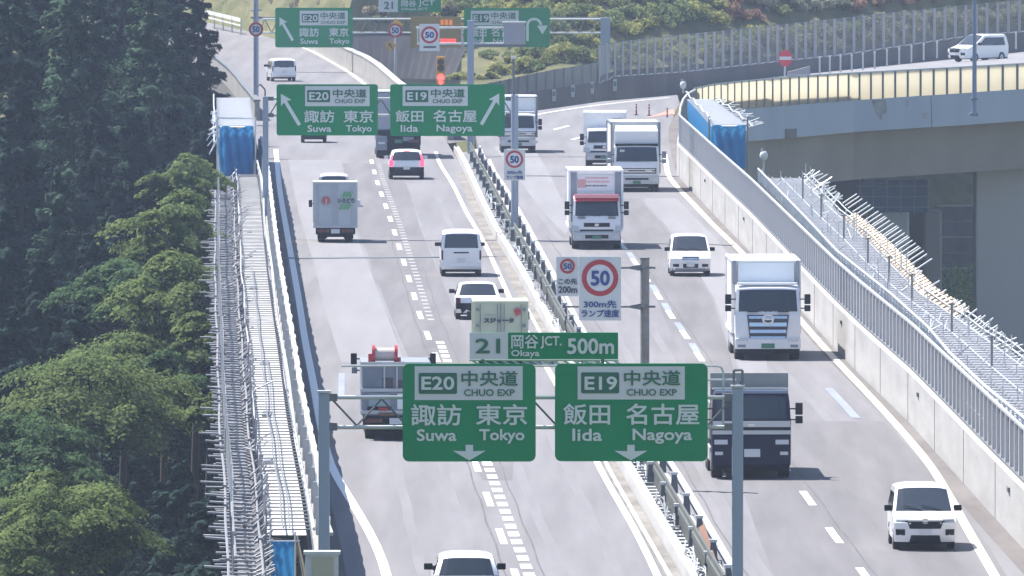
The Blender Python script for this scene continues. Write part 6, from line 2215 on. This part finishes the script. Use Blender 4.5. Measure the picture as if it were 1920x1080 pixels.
# drum
d = new('cable_drum', 'red and pale cable drum carried on the roof of the grey utility truck', 'cable drum')
mb = MB()
for x in (-.40, .32):
    mb.tube((x, 0, 0), (x + .10, 0, 0), .30, 20)
mb.build('drum_flange', RED_D, d)
MB().tube((-.32, 0, 0), (.36, 0, 0), .21, 18).build('drum_core', mat('drum_winding', (.50, .44, .42), rough=.8), d, smooth=.7)
MB().box(-.52, -.34, -.12, .12, -.62, .02).build('drum_bracket', RED_D, d)
MB().box(.30, .52, -.12, .12, -.5, -.1).build('drum_bracket', RED_D, d)
rear_gear(r, W, -L / 2, .82, PLATE_W, .42)
MB().box(-.55, -.05, -L / 2 - .1, -L / 2, .80, .90).build('timber_chock', ORANGE, r)
for s in (-1, 1):
    mirror(r, s * (W / 2 + .18), L / 2 - .4, 2.35, .2, .36, BLACKP, s * 1.0)
    mirror(r, s * (W / 2 + .16), L / 2 - .4, 1.98, .18, .2, GREYP, s * 1.0)
place(r, 742, 826, L, True, YAWL)
d.location = Vector(r.location) + Vector((-.30, -2.1, 2.70)); d.rotation_euler = (0, 0, YAWL)

# dark trailer truck behind the second gantry signs
W, L = 2.5, 10.5
r = new('trailer_truck', 'long dark chassised trailer truck behind the gap between the second gantry signs', 'truck')
chassis(r, W, L, 1.1, (-L / 2 + 1.0, -L / 2 + 2.3, L / 2 - 1.4), .5)
box_body(r, W, -L / 2 + .3, L / 2 - 2.4, 1.55, 3.7, mat('trailer_grey', (.34, .36, .42), rough=.6, col2=(.30, .32, .38), nscale=1.0), GALV_D)
cab(r, 2.45, L / 2 - 2.2, L / 2, .5, 2.9, 1.7, SILVER, '')
MB().box(-W / 2, W / 2, -L / 2 + .2, -L / 2 + .5, .75, 1.55).build('rear_panel', BLACKP, r)
MB().box(-W / 2, W / 2, -L / 2 + .35, L / 2 - 2.4, 1.1, 1.54).build('underframe', BLACKP, r)
rear_gear(r, W, -L / 2 + .15, 1.15, PLATE_G, .45)
o = MB().box(-W / 2 - .02, -W / 2 + .62, -L / 2 - .05, -L / 2 + .9, .45, 1.25).build('tool_locker', GREYP, r, bevel=.03)
MB().box(-W / 2 + .12, -W / 2 + .5, -L / 2 - .08, -L / 2 - .05, .80, .92).build('locker_label', WHITE_S, o)
MB().box(.25, .85, -L / 2 + .12, -L / 2 + .2, .95, 1.2).build('rear_plate', GREYP, r)
place(r, 747, 297, L, True, YAWL)

# big white box truck, oncoming
def truck_front(r, W, h, zb, style):
    """lamps, grille and bumper on the front face y = h"""
    if style == 'heavy':
        m = MB()
        for k, (z0, z1) in enumerate(((1.52, 1.62), (1.24, 1.38), (1.00, 1.12), (.78, .88))):
            wd = .70 - .02 * k
            m.hexa([(-wd, h - .02, z0), (wd, h - .02, z0), (wd, h + .05, z0), (-wd, h + .05, z0), (-wd, h - .02, z1), (wd, h - .02, z1), (wd, h + .03, z1), (-wd, h + .03, z1)])
        m.build('grille_bars', CHROME, r)
        MB().hexa([(-.66, h - .03, .70), (.66, h - .03, .70), (.66, h + .012, .70), (-.66, h + .012, .70), (-.76, h - .03, 1.66), (.76, h - .03, 1.66), (.76, h + .012, 1.66), (-.76, h + .012, 1.66)]).build('grille', mat('grille_dark', (.04, .045, .06), rough=.5), r)
        mb = MB()
        n = 28
        vs, fs = [], []
        for k in range(n):
            a = 2 * math.pi * k / n
            for rr, dz in ((.13, .0), (.19, .0)):
                vs.append((rr * 1.15 * math.cos(a), h + .075, 1.50 + rr * math.sin(a)))
                vs.append((rr * 1.15 * math.cos(a), h + .03, 1.50 + rr * math.sin(a)))
        for k in range(n):
            j = (k + 1) % n
            fs += [(4 * k, 4 * k + 2, 4 * j + 2, 4 * j), (4 * k + 1, 4 * k, 4 * j, 4 * j + 1), (4 * k + 2, 4 * k + 3, 4 * j + 3, 4 * j + 2)]
        mb.add(vs, fs).build('badge_ring', CHROME, r)
        MB().box(-.16, .16, h + .03, h + .07, 1.47, 1.53).build('badge_bar', CHROME, r)
        MB().hexa([(-W / 2 + .02, h - .15, .42), (W / 2 - .02, h - .15, .42), (W / 2 - .02, h + .05, .42), (-W / 2 + .02, h + .05, .42), (-W / 2 + .02, h - .15, .82), (W / 2 - .02, h - .15, .82), (W / 2 - .02, h + .03, .80), (-W / 2 + .02, h + .03, .80)]).build('bumper', TRK_W, r, bevel=.03)
        for s in (-1, 1):
            MB().box(s * .92 - .20, s * .92 + .20, h + .0, h + .055, .70, .80).build('headlamp', LAMP_C, r)
            MB().box(s * .95 - .14, s * .95 + .14, h + .0, h + .06, .48, .58).build('fog_lamp', GREYP, r)
            MB().box(s * .55 - .20, s * .55 + .20, h - .07, h + .01, 1.76, 1.80).build('vent_slot', BLACKP, r)
        MB().box(-.24, .24, h + .03, h + .07, .45, .62).build('number_plate', PLATE_G, r)
    elif style == 'medium':
        MB().box(-.58, .58, h - .02, h + .02, 1.02, 1.20).build('grille', BLACKP, r)
        MB().box(-.75, .75, h - .02, h + .018, .82, .90).build('grille_slot', BLACKP, r)
        for s in (-1, 1):
            for z in (1.50, 1.40):
                MB().box(s * .68 - .17, s * .68 + .17, h - .05, h + .012, z, z + .035).build('vent_slot', BLACKP, r)
            MB().hexa([(s * .98 - .17, h - .04, .82), (s * .98 + .15, h - .1, .82), (s * .98 + .15, h - .02, .82), (s * .98 - .17, h + .03, .82), (s * .98 - .17, h - .04, 1.04), (s * .98 + .15, h - .1, 1.10), (s * .98 + .15, h - .03, 1.10), (s * .98 - .17, h + .02, 1.04)]).build('headlamp', LAMP_C, r)
        MB().box(-W / 2 + .03, W / 2 - .03, h - .1, h + .04, .40, .80).build('bumper', SILVER, r, bevel=.04)
        MB().box(-.52, .52, h + .02, h + .05, .50, .66).build('bumper_slot', BLACKP, r)
        MB().box(-.2, .2, h + .05, h + .07, .48, .63).build('number_plate', PLATE_G, r)
        MB().box(-.09, .09, h + .015, h + .04, 1.05, 1.17).build('badge', CHROME, r)
        for s in (-1, 1):
            MB().box(s * .82 - .12, s * .82 + .12, h + .03, h + .055, .48, .60).build('fog_lamp', LAMP_C, r)
    elif style == 'black_mask':
        for z in (1.12, 1.0):
            MB().box(-.95, .95, h - .02, h + .02, z, z + .06).build('grille_bar', CHROME, r)
        MB().box(-1.0, 1.0, h - .03, h + .012, .94, 1.22).build('grille', BLACKP, r)
        MB().box(-W / 2 + .02, W / 2 - .02, h - .1, h + .04, .40, .84).build('bumper', SILVER, r, bevel=.03)
        MB().box(-.6, .6, h + .02, h + .05, .62, .72).build('bumper_slot', BLACKP, r)
        MB().box(-.2, .2, h + .04, h + .07, .42, .58).build('number_plate', PLATE_G, r)
        for s in (-1, 1):
            MB().box(s * .92 - .16, s * .92 + .16, h + .02, h + .06, .56, .70).build('headlamp', LAMP_C, r)
            MB().box(s * .60 - .16, s * .60 + .16, h + .015, h + .035, 1.05, 1.12).build('marker_lamp', LAMP_C, r)
    elif style == 'dump':
        MB().box(-W / 2 + .04, W / 2 - .04, h - .04, h + .03, 1.58, 1.76).build('front_panel', SILVER, r)
        MB().box(-.85, .55, h + .01, h + .05, 1.50, 1.56).build('grille_slot', BLACKP, r)
        MB().box(-W / 2 + .03, W / 2 - .03, h - .03, h + .04, 1.36, 1.48).build('front_panel', SILVER, r)
        MB().box(-W / 2 + .03, W / 2 - .03, h - .15, h + .05, .42, 1.34).build('bumper', DARKP, r, bevel=.04)
        for s in (-1, 1):
            MB().box(s * .92 - .20, s * .92 + .20, h + .03, h + .07, 1.06, 1.20).build('headlamp', LAMP_C, r)
            MB().box(s * .98 - .12, s * .98 + .12, h + .03, h + .065, .74, .84).build('fog_lamp', LAMP_C, r)
        MB().box(-.26, .22, h + .05, h + .08, .68, .92).build('number_plate', PLATE_W, r)
        MB().box(-.1, .1, h + .02, h + .055, 1.60, 1.68).build('badge', CHROME, r)

def mirrors(r, W, h, z, lo=True, material=BLACKP):
    for s in (-1, 1):
        mirror(r, s * (W / 2 + .22), h - .25, z, .22, .36, material, s * W / 2 * .95)
        if lo:
            mirror(r, s * (W / 2 + .22), h - .25, z - .33, .22, .22, material, s * W / 2 * .95)

W, L = 2.42, 9.0
r = new('box_truck', 'big white box truck with a wide chrome barred grille beside the wall screen', 'truck')
h = L / 2
chassis(r, W, L, 1.0, (h - 1.3, -h + 2.4, -h + 1.1), .48)
box_body(r, W, -h, h - 2.2, .95, 3.55, TRK_W, TRK_W)
sh = cab(r, 2.38, h - 2.1, h, .45, 2.72, 1.72, TRK_W, '')
m = MB()
m.box(-1.02, 1.02, h - 2.12, h - 2.06, 2.75, 3.48)
m.build('front_panel', mat('bluish_white_panel', (.62, .68, .74), rough=.5), r)
for s in (-1, 1):
    MB().box(s * 1.15 - .06, s * 1.15 + .06, h - 2.3, h - 2.04, 2.7, 3.56).build('corner_post', GREYP, r)
MB().box(-1.1, 1.1, h - 1.0, h - .5, 2.72, 2.80).build('sun_visor', CAR_W, r, bevel=.03)
truck_front(r, W, h, 1.72, 'heavy')
mirrors(r, 2.44, h, 2.22)
place(r, 1440, 676, L, False, YAWR)

# truck with a red visor
W, L = 2.36, 8.2
h = L / 2
r = new('box_truck', 'white box truck with a glossy red roof visor', 'truck')
chassis(r, W - .1, L, .95, (h - 1.25, -h + 1.9), .44)
box_body(r, W, -h, h - 1.9, .95, 3.5, TRK_W, TRK_W)
sh = cab(r, 2.16, h - 1.8, h, .42, 2.42, 1.45, CAR_W, '')
MB().hexa([(-1.0, h - .50, 2.24), (1.0, h - .50, 2.24), (1.0, h - .16, 2.16), (-1.0, h - .16, 2.16), (-1.0, h - .72, 2.48), (1.0, h - .72, 2.48), (1.0, h - .40, 2.34), (-1.0, h - .40, 2.34)]).build('roof_visor', RED_V, r, bevel=.03)
MB().box(-.98, .98, h - .62, h - .27, 2.30, 2.47).build('visor_highlight', mat('visor_pink_highlight', (.85, .30, .32), rough=.1, spec=.8, coat=1.0), r, bevel=.02)  # raised pink strip paints the sun highlight on the red visor
for s in (-1, 1):
    MB().box(s * 1.0 - .14, s * 1.0 + .14, h - 1.98, h - 1.86, 1.2, 3.42).build('corner_panel', GREYP, r)
pk = mat('faded_red_lettering', (.52, .28, .30), rough=.6)
def front_text(s_, x0, x1, z0, z1, material, y):
    mb = text_mb(s_, x0, x1, z0, z1, .012)
    mb.v = [(-x, y - yy, z) for x, yy, z in mb.v]      # reads from the front
    mb.v = mb.v
    return mb.build('lettering', material, r, fix=False)
MB().box(-.82, .82, h - 1.9, h - 1.855, 2.55, 3.30).build('front_board', mat('pale_board', (.62, .62, .66), rough=.6), r)
for z0, z1, x0, x1, mt in ((3.12, 3.20, -.5, .55, pk), (2.95, 3.04, -.55, .6, pk), (2.78, 2.85, -.45, .5, DARK_T)):
    m = MB(); x = -x1
    kk = 0
    while x < -x0:
        w_ = .05 + .03 * ((kk * 7) % 3)
        m.box(x, x + w_, h - 1.856, h - 1.845, z0, z1); x += w_ + .03; kk += 1
    m.build('faint_lettering', mt, r)
MB().box(.45, .82, h - 1.856, h - 1.848, 2.72, 3.10).build('red_blot', pk, r)
truck_front(r, 2.16, h, 1.45, 'medium')
mirrors(r, 2.22, h, 1.98)
place(r, 1119, 468, L, False, YAWR)

# white truck with tall roof deflector
W, L = 2.45, 8.4
h = L / 2
r = new('box_truck', 'white box truck with a tall roof deflector and black grille, beside the wall bend', 'truck')
chassis(r, W - .1, L, .95, (h - 1.25, -h + 1.9), .46)
box_body(r, W, -h, h - 1.9, .95, 3.52, TRK_W, GREYP)
cab(r, 2.34, h - 1.8, h, .42, 2.45, 1.50, CAR_W, '')
MB().hexa([(-1.10, h - 1.8, 2.44), (1.10, h - 1.8, 2.44), (1.10, h - .62, 2.44), (-1.10, h - .62, 2.44), (-1.10, h - 1.8, 3.10), (1.10, h - 1.8, 3.10), (1.10, h - .60, 3.10), (-1.10, h - .60, 3.10)]).hexa([(-1.10, h - 1.8, 3.10), (1.10, h - 1.8, 3.10), (1.10, h - .60, 3.10), (-1.10, h - .60, 3.10), (-1.04, h - 1.8, 3.38), (1.04, h - 1.8, 3.38), (1.04, h - 1.2, 3.36), (-1.04, h - 1.2, 3.36)]).build('roof_deflector', CAR_W, r)
MB().box(-1.1, 1.1, h - .62, h - .36, 2.36, 2.46).build('sun_visor', BLACKP, r, bevel=.02)
MB().box(.62, .86, h - .21, h - .20, 2.05, 2.16).build('windscreen_sticker', WHITE_S, r)
truck_front(r, 2.34, h, 1.5, 'black_mask')
mirrors(r, 2.38, h, 1.9, material=GREYP)
place(r, 1194, 360, L, False, YAWR + .01)

# white truck half hidden behind it
W, L = 2.2, 6.6
h = L / 2
r = new('box_truck', 'smaller white box truck half hidden behind the truck with the roof deflector', 'truck')
chassis(r, W - .1, L, .85, (h - 1.1, -h + 1.5), .42)
box_body(r, W, -h, h - 1.7, .85, 2.95, TRK_W, TRK_W)
cab(r, 1.98, h - 1.6, h, .40, 2.12, 1.30, CAR_W, '')
truck_front(r, 1.98, h, 1.3, 'medium')
mirrors(r, 2.0, h, 1.65)
MB().box(-.95, -.45, h - 1.66, h - 1.65, 2.55, 2.62).build('faint_lettering', GREYP, r)
place(r, 1133, 314, L, False, YAWR - .03)

# white truck behind the slim sign pole
W, L = 2.12, 6.8
h = L / 2
r = new('box_truck', 'white box truck standing behind the slim median pole with the square 50 sign', 'truck')
chassis(r, W - .1, L, .9, (h - 1.1, -h + 1.6), .42)
box_body(r, W, -h, h - 1.75, .9, 3.15, TRK_W, GREYP)
cab(r, 1.98, h - 1.65, h, .40, 2.25, 1.35, CAR_W, '')
MB().box(-.95, .95, h - 1.6, h - .6, 2.2, 2.32).build('sun_visor', GALV, r, bevel=.03)
truck_front(r, 1.98, h, 1.35, 'black_mask')
mirrors(r, 2.02, h, 1.75)
place(r, 972, 287, L, False, YAWR + .0)

# dark dump truck
W, L = 2.42, 7.6
h = L / 2
r = new('dump_truck', 'dark blue dump truck with a silver front band and grey tipper board', 'dump truck')
chassis(r, W, L, 1.0, (h - 1.35, -h + 2.2, -h + 1.0), .5)
cab(r, 2.38, h - 2.0, h, .45, 2.62, 1.75, DARKP, '')
tp = mat('tipper_grey', (.26, .27, .26), rough=.7, col2=(.21, .22, .21), nscale=1.5)
MB().box(-1.18, 1.18, h - 2.25, h - 2.12, 1.1, 3.12).build('tipper_headboard', tp, r, bevel=.02)
m = MB()
m.box(-1.2, -1.12, -h, h - 2.25, 1.1, 2.2); m.box(1.12, 1.2, -h, h - 2.25, 1.1, 2.2); m.box(-1.12, 1.12, -h, -h + .08, 1.1, 2.2); m.box(-1.12, 1.12, -h + .08, h - 2.25, 1.08, 1.2)
m.build('tipper_body', tp, r)
MB().box(-1.14, 1.14, h - 2.12, h - 1.5, 2.64, 2.70).build('roof_rack', CHROME, r)
MB().box(-1.1, 1.1, h - .75, h - .45, 2.56, 2.66).build('sun_visor', mat('visor_blue', (.16, .20, .30), rough=.25, coat=.8), r, bevel=.03)
MB().tube((.35, h - 1.1, 2.6), (.28, h - .6, 2.95), .025, 6).build('aerial', BLACKP, r)
truck_front(r, W, h, 1.75, 'dump')
mirrors(r, 2.44, h, 2.12)
o = MB()
for k in range(4):
    o.box(-1.23, -1.19, h - 2.0 + k * .3, h - 1.85 + k * .3, .6, 1.5)
o.build('side_trim', CHROME, r)
place(r, 1409, 899, L, False, YAWR)

# ------------------------------------------------------------------ haze
hz = MB().box(-420, 420, -30, 1280, ZB - 2.5, 175).build('haze', bpy.data.materials.new('haze_air'), None)
hm = hz.data.materials[0]
hm.use_nodes = True
t = hm.node_tree
t.nodes.remove(t.nodes['Principled BSDF'])
pv = t.nodes.new('ShaderNodeVolumePrincipled')
pv.inputs['Color'].default_value = (.60, .72, 1.0, 1)
pv.inputs['Density'].default_value = HAZE
pv.inputs['Anisotropy'].default_value = 0.0
t.links.new(pv.outputs[0], t.nodes['Material Output'].inputs['Volume'])
tag(hz, kind='stuff')
